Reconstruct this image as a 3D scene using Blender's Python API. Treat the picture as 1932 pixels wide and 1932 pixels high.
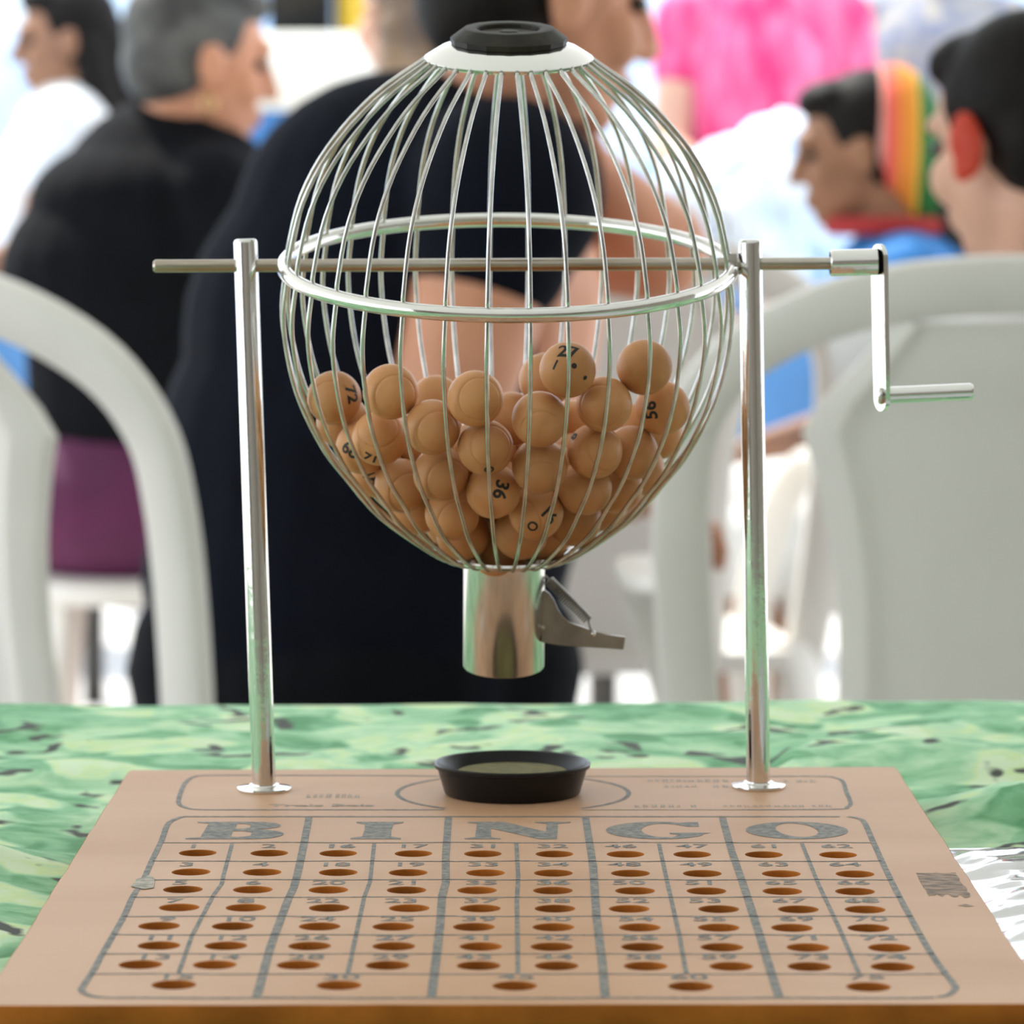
import bpy, bmesh, math, random
from mathutils import Vector, Matrix, Euler, noise

for o in list(bpy.data.objects):
    bpy.data.objects.remove(o, do_unlink=True)
SC = bpy.context.scene
COL = SC.collection
random.seed(7)
PI = math.pi

# ------------------------------------------------------------------ camera
F_PX, HOR = 7180.0, 340.0                       # focal length and horizon row, for the 1932 px frame
PITCH = math.atan((966 - HOR) / F_PX)
CAM = Vector((0, 0, 1.0))
FW = Vector((0, math.cos(PITCH), -math.sin(PITCH)))
UP = Vector((0, math.sin(PITCH), math.cos(PITCH)))
RT = Vector((1, 0, 0))
cam = bpy.data.cameras.new('camera')
cam.sensor_width = 36; cam.lens = 36 * F_PX / 1932
cam.clip_start = .05; cam.clip_end = 200
cam.dof.use_dof = True; cam.dof.focus_distance = 1.345; cam.dof.aperture_fstop = 16.5
co = bpy.data.objects.new('camera', cam); COL.objects.link(co)
co.location = CAM; co.rotation_euler = (PI / 2 - PITCH, 0, 0)
SC.camera = co

# ------------------------------------------------------------------ light
w = bpy.data.worlds.new('sky'); SC.world = w; w.use_nodes = True
bg = w.node_tree.nodes['Background']
bg.inputs[0].default_value = (.84, .92, 1.0, 1); bg.inputs[1].default_value = 1.5
sun = bpy.data.lights.new('sun', 'SUN'); sun.energy = 3.6; sun.angle = math.radians(1.5); sun.color = (1, .96, .88)
so = bpy.data.objects.new('sun', sun); COL.objects.link(so)
so.rotation_euler = Vector((-.42, .50, .95)).to_track_quat('Z', 'Y').to_euler()
vs = SC.view_settings
vs.view_transform = 'Standard'; vs.look = 'None'; vs.gamma = 1; vs.use_curve_mapping = False
vs.exposure = 0.86
SC.cycles.max_bounces = 8
SC.cycles.use_denoising = True

# ------------------------------------------------------------------ helpers
def ray(x, y): return FW + (x - 966) / F_PX * RT + (966 - y) / F_PX * UP
def atY(x, y, Y): d = ray(x, y); return CAM + d * (Y / d.y)
def atZ(x, y, z): d = ray(x, y); return CAM + d * ((z - CAM.z) / d.z)

def lin(r, g, b):
    f = lambda c: (c / 255) / 12.92 if c <= 10.3 else (((c / 255) + .055) / 1.055) ** 2.4
    return (f(r), f(g), f(b), 1)

MATS = {}
def mat(name, col, rough=.6, metal=0, var=0, scale=30, bump=0, bscale=60, col2=None, trans=0, sheen=0, spec=None, rnd=0, stretch=None, coat=0):
    """principled material with noise driven colour variation and fine relief"""
    if name in MATS: return MATS[name]
    m = bpy.data.materials.new(name); m.use_nodes = True
    nt = m.node_tree; N = nt.nodes; L = nt.links
    P = N['Principled BSDF']
    P.inputs['Base Color'].default_value = col
    P.inputs['Roughness'].default_value = rough; P.inputs['Metallic'].default_value = metal
    if spec is not None: P.inputs['Specular IOR Level'].default_value = spec
    if sheen: P.inputs['Sheen Weight'].default_value = sheen
    if coat: P.inputs['Coat Weight'].default_value = coat; P.inputs['Coat Roughness'].default_value = .25
    tc = N.new('ShaderNodeTexCoord'); src = tc.outputs['Object']
    if stretch:
        mp = N.new('ShaderNodeMapping'); mp.inputs['Scale'].default_value = stretch
        L.new(src, mp.inputs[0]); src = mp.outputs[0]
    out = None
    if var or col2:
        nz = N.new('ShaderNodeTexNoise'); nz.inputs['Scale'].default_value = scale; nz.inputs['Detail'].default_value = 5
        L.new(src, nz.inputs['Vector'])
        mx = N.new('ShaderNodeMix'); mx.data_type = 'RGBA'
        c2 = col2 if col2 else tuple(c * (1 - var) for c in col[:3]) + (1,)
        mx.inputs[6].default_value = col; mx.inputs[7].default_value = c2
        rp = N.new('ShaderNodeMapRange'); rp.inputs[1].default_value = .38; rp.inputs[2].default_value = .65
        L.new(nz.outputs[0], rp.inputs[0]); L.new(rp.outputs[0], mx.inputs[0])
        out = mx.outputs[2]
    if rnd:
        oi = N.new('ShaderNodeObjectInfo'); hs = N.new('ShaderNodeHueSaturation')
        mr = N.new('ShaderNodeMapRange'); mr.inputs[3].default_value = 1 - rnd; mr.inputs[4].default_value = 1 + rnd * .6
        L.new(oi.outputs['Random'], mr.inputs[0]); L.new(mr.outputs[0], hs.inputs['Value'])
        if out: L.new(out, hs.inputs['Color'])
        else: hs.inputs['Color'].default_value = col
        out = hs.outputs[0]
    if out: L.new(out, P.inputs['Base Color'])
    if bump:
        nb = N.new('ShaderNodeTexNoise'); nb.inputs['Scale'].default_value = bscale; nb.inputs['Detail'].default_value = 4
        L.new(src, nb.inputs['Vector'])
        bp = N.new('ShaderNodeBump'); bp.inputs['Strength'].default_value = bump; bp.inputs['Distance'].default_value = .002
        L.new(nb.outputs[0], bp.inputs['Height']); L.new(bp.outputs[0], P.inputs['Normal'])
    if trans:
        tr = N.new('ShaderNodeBsdfTranslucent'); tr.inputs[0].default_value = col
        ms = N.new('ShaderNodeMixShader'); ms.inputs[0].default_value = trans
        L.new(P.outputs[0], ms.inputs[1]); L.new(tr.outputs[0], ms.inputs[2])
        L.new(ms.outputs[0], N['Material Output'].inputs[0])
    MATS[name] = m
    return m

def tag(o, label=None, cat=None, group=None, kind=None):
    if label: o['label'] = label
    if cat: o['category'] = cat
    if group: o['group'] = group
    if kind: o['kind'] = kind
    return o

def wloc(o):
    v = Vector()
    while o: v += o.location; o = o.parent
    return v

def link(name, me, m, parent=None, origin=None, smooth=True):
    """me has world coordinates; the object's origin is put at `origin` (default: its parent's)"""
    if m is not None:
        for k in (m if isinstance(m, (list, tuple)) else [m]): me.materials.append(k)
    pw = wloc(parent) if parent else Vector()
    og = Vector(origin) if origin is not None else pw
    me.transform(Matrix.Translation(-og))
    if smooth:
        for f in me.polygons: f.use_smooth = True
    o = bpy.data.objects.new(name, me); COL.objects.link(o)
    o.parent = parent; o.location = og - pw
    return o

def empty(name, loc, label=None, cat=None, group=None):
    o = bpy.data.objects.new(name, None); COL.objects.link(o); o.location = loc; o.empty_display_size = .05
    return tag(o, label, cat, group)

def mesh(bm, name='m', autosmooth=None):
    me = bpy.data.meshes.new(name)
    bmesh.ops.recalc_face_normals(bm, faces=bm.faces)
    if autosmooth is not None:
        for e in bm.edges:
            if len(e.link_faces) == 2 and e.calc_face_angle(0) > autosmooth: e.smooth = False
    bm.to_mesh(me); bm.free()
    return me

SHARP = math.radians(35)

def frame_axis(d):
    d = Vector(d).normalized()
    a = Vector((0, 0, 1)) if abs(d.z) < .9 else Vector((1, 0, 0))
    x = d.cross(a).normalized(); y = d.cross(x).normalized()
    return x, y, d

def b_tube(bm, pts, rad, seg=10, cap=True, closed=False):
    pts = [Vector(p) for p in pts]; n = len(pts); rings = []
    rads = rad if isinstance(rad, (list, tuple)) else [rad] * n
    px = None
    for i, p in enumerate(pts):
        if closed: t = pts[(i + 1) % n] - pts[i - 1]
        else: t = pts[min(i + 1, n - 1)] - pts[max(i - 1, 0)]
        t.normalize()
        if px is None: x, y, _ = frame_axis(t)
        else:
            x = (px - t * px.dot(t)).normalized(); y = t.cross(x)
        px = x
        rings.append([bm.verts.new(p + rads[i] * (math.cos(2 * PI * k / seg) * x + math.sin(2 * PI * k / seg) * y)) for k in range(seg)])
    m = n if closed else n - 1
    for i in range(m):
        A, B = rings[i], rings[(i + 1) % n]
        for k in range(seg): bm.faces.new((A[k], A[(k + 1) % seg], B[(k + 1) % seg], B[k]))
    if cap and not closed: bm.faces.new(rings[0]); bm.faces.new(rings[-1])

def b_lathe(bm, prof, M, seg=48, close=False):
    """prof: (r, h) about local z of matrix M"""
    rings = []
    for r, h in prof:
        if r < 1e-6: rings.append([bm.verts.new(M @ Vector((0, 0, h)))])
        else: rings.append([bm.verts.new(M @ Vector((r * math.cos(2 * PI * k / seg), r * math.sin(2 * PI * k / seg), h))) for k in range(seg)])
    pairs = list(zip(rings, rings[1:])) + ([(rings[-1], rings[0])] if close else [])
    for A, B in pairs:
        if len(A) == 1 and len(B) == 1: continue
        for k in range(seg):
            j = (k + 1) % seg
            if len(A) == 1: bm.faces.new((A[0], B[k], B[j]))
            elif len(B) == 1: bm.faces.new((A[k], A[j], B[0]))
            else: bm.faces.new((A[k], A[j], B[j], B[k]))

def b_box(bm, lo, hi, M=None):
    lo, hi = Vector(lo), Vector(hi)
    r = bmesh.ops.create_cube(bm, size=1)['verts']
    for v in r:
        v.co = Vector([lo[i] + (v.co[i] + .5) * (hi[i] - lo[i]) for i in range(3)])
        if M: v.co = M @ v.co
    return r

def b_prism(bm, poly, dvec):
    """extrude a planar polygon of world points by a vector, centred"""
    d = Vector(dvec) / 2
    A = [bm.verts.new(Vector(p) - d) for p in poly]; B = [bm.verts.new(Vector(p) + d) for p in poly]
    n = len(poly)
    bm.faces.new(A); bm.faces.new(B[::-1])
    for i in range(n): bm.faces.new((A[i], A[(i + 1) % n], B[(i + 1) % n], B[i]))

def b_ell(bm, c, rad, R=None, u=20, v=14):
    M = Matrix.Translation(Vector(c)) @ (R.to_4x4() if R else Matrix()) @ Matrix.Diagonal((*rad, 1))
    bmesh.ops.create_uvsphere(bm, u_segments=u, v_segments=v, radius=1, matrix=M)

def b_cap(bm, p0, r0, p1, r1, seg=16):
    p0, p1 = Vector(p0), Vector(p1); d = p1 - p0; L = d.length
    if L < 1e-6: b_ell(bm, p0, (r0,) * 3); return
    x, y, z = frame_axis(d)
    M = Matrix((x, y, z)).transposed().to_4x4(); M.translation = p0
    pr = []
    for i in range(7):
        a = PI / 2 * (i / 6); pr.append((r0 * math.sin(a), -r0 * math.cos(a)))
    for i in range(7):
        a = PI / 2 * (1 - i / 6); pr.append((r1 * math.sin(a), L + r1 * math.cos(a)))
    b_lathe(bm, pr, M, seg)

def bake(me, mods):
    o = bpy.data.objects.new('tmp', me); COL.objects.link(o)
    for t, kw in mods:
        md = o.modifiers.new(t, t)
        for k, v in kw.items(): setattr(md, k, v)
    dg = bpy.context.evaluated_depsgraph_get(); dg.update()
    r = bpy.data.meshes.new_from_object(o.evaluated_get(dg))
    bpy.data.objects.remove(o, do_unlink=True); bpy.data.meshes.remove(me)
    return r

def fuse(bm, voxel, smooth=4):
    return bake(mesh(bm), [('REMESH', dict(mode='VOXEL', voxel_size=voxel)), ('SMOOTH', dict(factor=.5, iterations=smooth))])

def catmull(P, n=8, closed=False):
    P = [Vector(p) for p in P]; out = []; N = len(P)
    rng = range(N if closed else N - 1)
    for i in rng:
        g = (lambda k: P[k % N]) if closed else (lambda k: P[max(0, min(N - 1, k))])
        a, b, c, d = g(i - 1), g(i), g(i + 1), g(i + 2)
        for j in range(n):
            t = j / n
            out.append(.5 * ((2 * b) + (c - a) * t + (2 * a - 5 * b + 4 * c - d) * t * t + (3 * b - a - 3 * c + d) * t ** 3))
    if not closed: out.append(P[-1])
    return out

def fill2d(splines, extrude=0, bevel=0):
    cu = bpy.data.curves.new('c', 'CURVE'); cu.dimensions = '2D'; cu.fill_mode = 'BOTH'; cu.extrude = extrude; cu.bevel_depth = bevel; cu.bevel_resolution = 0
    for s in splines:
        sp = cu.splines.new('POLY'); sp.points.add(len(s) - 1)
        for p, q in zip(sp.points, s): p.co = (q[0], q[1], 0, 1)
        sp.use_cyclic_u = True
    o = bpy.data.objects.new('tmp', cu); COL.objects.link(o)
    dg = bpy.context.evaluated_depsgraph_get(); dg.update()
    me = bpy.data.meshes.new_from_object(o.evaluated_get(dg))
    bpy.data.objects.remove(o, do_unlink=True); bpy.data.curves.remove(cu)
    me.materials.clear()
    return me

TEXTS = {}
def text_meshes(strings):
    obs = []
    for s in strings:
        if s in TEXTS: continue
        cu = bpy.data.curves.new('t', 'FONT'); cu.body = s; cu.size = 1; cu.align_x = 'CENTER'; cu.align_y = 'CENTER'; cu.resolution_u = 3
        cu.offset = .012 if s.isdigit() and s not in BALLTXT else .03
        o = bpy.data.objects.new('tmp', cu); COL.objects.link(o); obs.append((s, o))
    dg = bpy.context.evaluated_depsgraph_get(); dg.update()
    for s, o in obs:
        me = bpy.data.meshes.new_from_object(o.evaluated_get(dg)); me.materials.clear(); TEXTS[s] = me
        cu = o.data; bpy.data.objects.remove(o, do_unlink=True); bpy.data.curves.remove(cu)

# ------------------------------------------------------------------ materials
CHROME = mat('chrome', (.80, .79, .77, 1), .10, 1, bump=.05, bscale=150)
STEEL = mat('nickel_wire', (.66, .65, .62, 1), .13, 1, var=.25, scale=120)
AXLE = mat('worn_steel', (.58, .55, .50, 1), .28, 1, col2=(.30, .20, .12, 1), scale=60, stretch=(.15, 1, 1))
DULL = mat('dull_steel', (.36, .33, .30, 1), .42, 1, var=.3, scale=80)
BOARD = mat('varnished_board', (.62, .375, .225, 1), .5, 0, col2=(.55, .315, .175, 1), scale=9, stretch=(.6, 1.6, 1), bump=.05, bscale=300, spec=.2)
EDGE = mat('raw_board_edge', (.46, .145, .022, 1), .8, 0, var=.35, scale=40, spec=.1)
INK = mat('worn_grey_ink', (.135, .145, .145, 1), .7, 0, col2=(.30, .27, .22, 1), scale=420)
INK_FADED = mat('faded_ink', (.30, .27, .22, 1), .7, 0, col2=(.44, .33, .24, 1), scale=300)
BALLINK = mat('black_stamp_ink', (.018, .016, .015, 1), .6)
BALL = mat('ball_wood', (.68, .335, .145, 1), .42, 0, col2=(.57, .255, .095, 1), scale=60, stretch=(1, 1, .25), bump=.05, bscale=500, rnd=.13, spec=.28)
RUBBER = mat('black_rubber', (.010, .008, .006, 1), .55, 0, col2=(.026, .02, .012, 1), scale=90, bump=.1, bscale=200, spec=.3)
BLACKPL = mat('black_plastic', (.008, .008, .009, 1), .32, spec=.3)
OLIVE = mat('olive_felt', (.19, .17, .055, 1), .9, 0, var=.3, scale=200)
WHITEPL = mat('white_chair_plastic', (.74, .71, .665, 1), .42, 0, var=.06, scale=6, spec=.4)

# ------------------------------------------------------------------ the place
GROUND = mat('pale_concrete', (.55, .53, .50, 1), .9, 0, var=.18, scale=2, bump=.3, bscale=40)
bm = bmesh.new(); b_box(bm, (-25, -12, -.1), (25, 32, 0))
tag(link('floor', mesh(bm), GROUND, smooth=False), kind='structure')
CANOPY = mat('tent_canvas', (.86, .86, .84, 1), .8, 0, trans=.30)
bm = bmesh.new(); b_box(bm, (-4.2, -7.0, 2.62), (5.5, 5.6, 2.625))
tag(link('ceiling', mesh(bm), CANOPY, smooth=False), kind='structure')
ADDED_WALL = mat('added_wall_brown', (.46, .41, .35, 1), .85, 0, var=.3, scale=3)  # for the added out-of-view walls; tone set for chrome reflections and front fill
bm = bmesh.new(); b_box(bm, (-4.2, -3.3, 0), (5.5, -3.1, 2.6))
tag(link('added_wall_back', mesh(bm), ADDED_WALL, smooth=False), kind='structure')  # added behind the camera, unseen, to give the chrome a darker reflection
bm = bmesh.new(); b_box(bm, (2.9, -3.1, 0), (3.0, 2.2, 2.6)); tag(link('added_wall_right', mesh(bm), ADDED_WALL, smooth=False), kind='structure')  # unseen, added to darken what the chrome reflects on the right
bm = bmesh.new(); b_box(bm, (-3.3, -3.1, 0), (-3.2, -1.7, 2.6)); tag(link('added_wall_left', mesh(bm), ADDED_WALL, smooth=False), kind='structure')  # unseen, added to darken left-front reflections; kept short to let light in
TARP = mat('pale_blue_tarpaulin', (.30, .52, .85, 1), .7, 0, col2=(.72, .82, .92, 1), scale=1.6)
bm = bmesh.new(); b_box(bm, (-9, 17, 0), (9, 17.05, 2.6))
tag(link('wall_far', mesh(bm), TARP, smooth=False), kind='structure')

# ------------------------------------------------------------------ table with leaf-print cloth
ZB = .761                                        # top of the wooden board
ZT = ZB - .018                                   # top of the table cloth
CLOTH = bpy.data.materials.new('leaf_print_cloth'); CLOTH.use_nodes = True
nt = CLOTH.node_tree; N = nt.nodes; L = nt.links; P = N['Principled BSDF']; P.inputs['Roughness'].default_value = .75
tc = N.new('ShaderNodeTexCoord')
wn = N.new('ShaderNodeTexNoise'); wn.inputs['Scale'].default_value = 14; L.new(tc.outputs['Object'], wn.inputs['Vector'])
vm = N.new('ShaderNodeVectorMath'); vm.operation = 'MULTIPLY_ADD'; vm.inputs[1].default_value = (.07, .07, 0)
L.new(wn.outputs['Color'], vm.inputs[0]); L.new(tc.outputs['Object'], vm.inputs[2])
vo = N.new('ShaderNodeTexVoronoi'); vo.voronoi_dimensions = '2D'; vo.feature = 'SMOOTH_F1'; vo.inputs['Smoothness'].default_value = .35; vo.inputs['Scale'].default_value = 36; L.new(vm.outputs[0], vo.inputs['Vector'])
rp = N.new('ShaderNodeValToRGB'); rp.color_ramp.interpolation = 'LINEAR'
el = rp.color_ramp.elements
el[0].position = 0; el[0].color = lin(84, 152, 100)
el[1].position = 1; el[1].color = lin(212, 234, 196)
for ps, c in ((.25, (126, 188, 138)), (.5, (160, 210, 164)), (.72, (188, 226, 184)), (.88, (204, 230, 168))):
    e = el.new(ps); e.color = lin(*c)
sx = N.new('ShaderNodeSeparateColor'); L.new(vo.outputs['Color'], sx.inputs[0])
n2 = N.new('ShaderNodeTexNoise'); n2.inputs['Scale'].default_value = 60; n2.inputs['Detail'].default_value = 4; L.new(vm.outputs[0], n2.inputs['Vector'])
ad = N.new('ShaderNodeMath'); ad.operation = 'MULTIPLY_ADD'; ad.inputs[1].default_value = 1.3
sb = N.new('ShaderNodeMath'); sb.operation = 'SUBTRACT'; sb.inputs[1].default_value = .5
L.new(n2.outputs[0], sb.inputs[0]); L.new(sb.outputs[0], ad.inputs[0]); L.new(sx.outputs[0], ad.inputs[2]); L.new(ad.outputs[0], rp.inputs[0])
v2 = N.new('ShaderNodeTexVoronoi'); v2.voronoi_dimensions = '2D'; v2.inputs['Scale'].default_value = 15; v2.inputs['Randomness'].default_value = 1
vm2 = N.new('ShaderNodeVectorMath'); vm2.operation = 'MULTIPLY_ADD'; vm2.inputs[1].default_value = (.11, .11, 0)
wn2 = N.new('ShaderNodeTexNoise'); wn2.inputs['Scale'].default_value = 30; L.new(tc.outputs['Object'], wn2.inputs['Vector'])
L.new(wn2.outputs['Color'], vm2.inputs[0]); L.new(tc.outputs['Object'], vm2.inputs[2]); L.new(vm2.outputs[0], v2.inputs['Vector'])
lt = N.new('ShaderNodeMapRange'); lt.inputs[1].default_value = .17; lt.inputs[2].default_value = .10; L.new(v2.outputs['Distance'], lt.inputs[0])
mx = N.new('ShaderNodeMix'); mx.data_type = 'RGBA'; mx.inputs[7].default_value = lin(62, 66, 58)
L.new(lt.outputs[0], mx.inputs[0]); L.new(rp.outputs[0], mx.inputs[6]); L.new(mx.outputs[2], P.inputs['Base Color'])

TABLE = empty('table', (0, 1.2, 0), 'wooden trestle table under the green leaf-print cloth', 'table')
WOODT = mat('table_wood', (.28, .17, .09, 1), .6, 0, var=.3, scale=8)
bm = bmesh.new(); b_box(bm, (-1.2, .52, ZT - .035), (1.2, 1.835, ZT - .008)); link('table_top', mesh(bm), WOODT, TABLE, smooth=False)
for sx_ in (-1.05, 1.05):
    for sy_ in (.62, 1.72):
        bm = bmesh.new(); b_tube(bm, [(sx_, sy_, 0), (sx_, sy_, ZT - .035)], .025, 12); link('leg', mesh(bm, autosmooth=SHARP), WOODT, TABLE)

def cloth_h(x, y):
    """height of the cloth above the flat table"""
    ex = max(0, abs(x) - .150) ; ey = max(0, 1.10 - y, y - 1.545)
    a = min(1, max(ex, ey) / .05)
    fe = min(1, max(0, (1.845 - y) / .10)); h = .0035 * noise.noise(Vector((x * 7, y * 16, 1))) + .0022 * noise.noise(Vector((x * 22, y * 30, 5)))
    h += .011 * max(0, .30 - abs(noise.noise(Vector((x * 4.5 + .6 * y, y * 7 - x * 2, 9))))) * (1.7 if x > .1 else .8)
    if x > .12: h += .010 * max(0, 1 - abs((y - 1.50) + .35 * (x - .2)) / .05) + .006 * max(0, 1 - abs((y - 1.66) - .15 * (x - .2)) / .06)
    if x < -.15: h += .007 * max(0, 1 - abs((y - 1.395) + .10 * (x + .2)) / .05)
    h *= .35 + .65 * fe
    return max(-.001, a * (h + .0015)) if a > 0 else 0
NX, NY = 300, 260
bm = bmesh.new(); rows = []
for j in range(NY + 1):
    t = j / NY; row = []
    for i in range(NX + 1):
        x = -1.22 + 2.44 * i / NX
        L_ = 1.345 * t / .9
        if t <= .9: y = .50 + L_; z = ZT + cloth_h(x, y)
        else:
            d = (t - .9) / .1
            y = .50 + 1.345 + .006 * math.sin(min(1, d * 6) * PI / 2) + .012 * math.sin(x * 26 + 2 * math.sin(x * 9)) * d
            z = ZT + cloth_h(x, 1.845) - .30 * d
        row.append(bm.verts.new((x, y, z)))
    rows.append(row)
for j in range(NY):
    for i in range(NX): bm.faces.new((rows[j][i], rows[j][i + 1], rows[j + 1][i + 1], rows[j + 1][i]))
me = mesh(bm)
tag(link('tablecloth', me, CLOTH, origin=(0, 1.2, ZT)), 'green leaf-print tablecloth spread over the table', 'tablecloth')

# crinkled clear-white plastic film to the right of the board
PLASTIC = bpy.data.materials.new('crinkled_plastic_film'); PLASTIC.use_nodes = True
P = PLASTIC.node_tree.nodes['Principled BSDF']
P.inputs['Base Color'].default_value = (.62, .63, .64, 1); P.inputs['Roughness'].default_value = .10
P.inputs['Specular IOR Level'].default_value = 1.0; P.inputs['Coat Weight'].default_value = 1.0; P.inputs['Coat Roughness'].default_value = .08
bm = bmesh.new(); rows = []
n = 110
for j in range(n + 1):
    row = []
    for i in range(n + 1):
        x = .1585 + .40 * i / n; y = 1.02 + (.372 + .03 * (i / n)) * j / n
        wq = noise.noise(Vector((x * 9, y * 9, 4))); q = Vector((x * 9 + y * 5 + wq, y * 24 - x * 9 + 1.6 * wq, 2))
        r1 = 1 - abs(noise.noise(q)) * 2; r2 = 1 - abs(noise.noise(q * 3.1 + Vector((4, 1, 0)))) * 2
        z = ZT + .0115 + .0042 * max(0, r1) ** 2 + .0018 * r2
        edge = min(1, min(j / n, 1 - j / n, i / n * 3) * 8)
        z = ZT + .0095 + (z - ZT - .0095) * (.25 + .75 * edge)
        if x < .164: z = min(z, ZB - .002)
        row.append(bm.verts.new((x, y + .006 * noise.noise(Vector((x * 25, j * .1, 7))), z)))
    rows.append(row)
for j in range(n):
    for i in range(n): bm.faces.new((rows[j][i], rows[j][i + 1], rows[j + 1][i + 1], rows[j + 1][i]))
tag(link('plastic_film', mesh(bm), PLASTIC, origin=(.35, 1.17, ZT)), 'crinkled white plastic film lying beside the wooden board', 'plastic sheet')

# ------------------------------------------------------------------ the bingo machine
BINGO = empty('bingo_cage', (0, 1.32, ZT), 'chrome wire bingo cage with hand crank on a printed wooden board', 'bingo cage')
def B(px, py): p = atZ(px, py, ZB); return (p.x, p.y)
HOLES = [
 (1611, [373, 508, 638, 780, 911, 1046, 1180, 1306, 1441, 1581]),
 (1647, [360.5, 494.5, 638, 770, 916, 1044, 1189.5, 1325, 1474, 1613]),
 (1680, [345, 477, 619.5, 767, 900, 1043, 1198, 1333, 1476, 1613]),
 (1714, [338, 464, 621, 772, 906, 1047, 1187, 1356, 1506, 1632]),
 (1749, [300, 439, 603, 742, 894, 1044, 1207, 1356, 1494, 1638.5]),
 (1786, [300, 426, 584, 743, 907, 1041, 1212, 1362, 1524, 1678]),
 (1822, [265, 405, 563, 731, 903, 1050, 1218, 1379.5, 1527, 1684]),
 (1860, [328, 639.5, 971, 1303, 1638.5])]
ox = lambda p: (p[0], p[1] - 1.32)
corners = [B(-36, 1897), B(1981, 1894), B(1691, 1450), B(1686, 1447), B(250, 1453), B(243, 1456)]
edge_pts = []
for i, c in enumerate(corners):
    d = corners[(i + 1) % len(corners)]
    k = 24 if math.dist(c, d) > .05 else 1
    for j in range(k):
        t = j / k; x = c[0] + (d[0] - c[0]) * t; y = c[1] + (d[1] - c[1]) * t
        if k > 1 and j: x += random.uniform(-.0003, .0003); y += random.uniform(-.0003, .0003)
        edge_pts.append((x, y))
spl = [edge_pts]
for y, xs in HOLES:
    for x in xs:
        c = B(x, y + (x - 966) * .003); r = .00675
        spl.append([(c[0] + r * math.cos(2 * PI * k / 28), c[1] + r * math.sin(2 * PI * k / 28)) for k in range(28)])
me = fill2d(spl, .0045, .0004)
bm = bmesh.new(); bm.from_mesh(me); bpy.data.meshes.remove(me)
for v in bm.verts: v.co.z += ZB - .0049
bmesh.ops.remove_doubles(bm, verts=bm.verts, dist=1e-6)
A_ = [bm.verts.new((x, y, ZT)) for x, y in edge_pts]; B_ = [bm.verts.new((x, y, ZB - .0095)) for x, y in edge_pts]
bm.faces.new(A_); bm.faces.new(B_); k = len(A_)
for i in range(k): bm.faces.new((A_[i], A_[(i + 1) % k], B_[(i + 1) % k], B_[i]))
bmesh.ops.recalc_face_normals(bm, faces=bm.faces)
me = bpy.data.meshes.new('board')
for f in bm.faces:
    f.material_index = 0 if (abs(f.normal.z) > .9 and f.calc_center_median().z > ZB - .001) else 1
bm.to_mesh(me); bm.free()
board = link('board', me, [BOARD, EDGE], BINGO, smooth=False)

# printed lines, letters and numbers
ZP = ZB + .00012
def strip(pts, width, name='printed_line', m=INK, closed=False, wfun=None):
    P2 = [Vector((*B(*p), 0)) for p in pts]
    bm = bmesh.new(); vs_ = []; n = len(P2)
    for i, p in enumerate(P2):
        t = (P2[(i + 1) % n] - P2[i - 1]) if closed else (P2[min(i + 1, n - 1)] - P2[max(i - 1, 0)])
        t.normalize(); s = Vector((-t.y, t.x, 0)) * width / 2
        vs_.append((bm.verts.new((p.x + s.x, p.y + s.y, ZP)), bm.verts.new((p.x - s.x, p.y - s.y, ZP))))
    for i in range(n if closed else n - 1):
        a, b = vs_[i], vs_[(i + 1) % n]; bm.faces.new((a[0], a[1], b[1], b[0]))
    me = mesh(bm)
    return link(name, me, m, board, smooth=False)
def dens(pts, n=6):
    return [(p.x, p.y) for p in catmull([(a, b, 0) for a, b in pts], n)]
strip(dens([(345, 1541), (326, 1548), (315, 1558), (304, 1588), (286, 1625), (270, 1661), (250, 1693), (235, 1726), (214, 1764), (192, 1802), (174, 1835), (156, 1862), (154, 1870), (170, 1879), (203, 1883)]), .0021)
strip([(x, 1883 + .4 * math.sin(x * .02)) for x in range(203, 1772, 40)], .0020)
strip(dens([(1768, 1882), (1790, 1877), (1801, 1867), (1800, 1858), (1761, 1806), (1721, 1737), (1681, 1661), (1649, 1592), (1632, 1554), (1621, 1545), (1600, 1541)]), .0021)
strip([(x, 1541) for x in range(345, 1601, 40)], .0019)
for w_, pl in ((.0027, [(583, 1543), (569, 1614), (560, 1654), (554, 1675), (542, 1701), (511, 1784), (484, 1882)]),
               (.0027, [(846, 1543), (841, 1614), (841, 1666), (834, 1690), (830, 1748), (814, 1882)]),
               (.0027, [(1105, 1543), (1119, 1635), (1125, 1726), (1136, 1817), (1142, 1882)]),
               (.0027, [(1363, 1543), (1380.5, 1606.5), (1402, 1668), (1428, 1748), (1449, 1817), (1470, 1882)]),
               (.0014, [(438, 1592), (422, 1650), (418, 1668), (402, 1690), (362, 1766), (337, 1836)]),
               (.0014, [(706, 1592), (698, 1664), (687, 1693), (676, 1744), (656, 1837)]),
               (.0014, [(974, 1591), (977.5, 1654), (975, 1701), (977, 1837)]),
               (.0014, [(1243, 1592), (1263, 1683), (1281, 1762), (1295, 1837)]),
               (.0014, [(1513, 1592), (1544, 1668), (1580, 1744), (1620, 1836)])):
    strip(pl, w_)
Lx = lambda y: 304 - (y - 1588) * .545; Rx = lambda y: 1649 + (y - 1592) * .565
ROWY = [1590, 1625, 1660, 1693, 1729, 1764, 1800, 1838]
for y in ROWY: strip([(Lx(y) + 4 + k * (Rx(y) - Lx(y) - 8) / 12, y + .6 * math.sin(k * 2.1 + y)) for k in range(13)], .00125)
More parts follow.
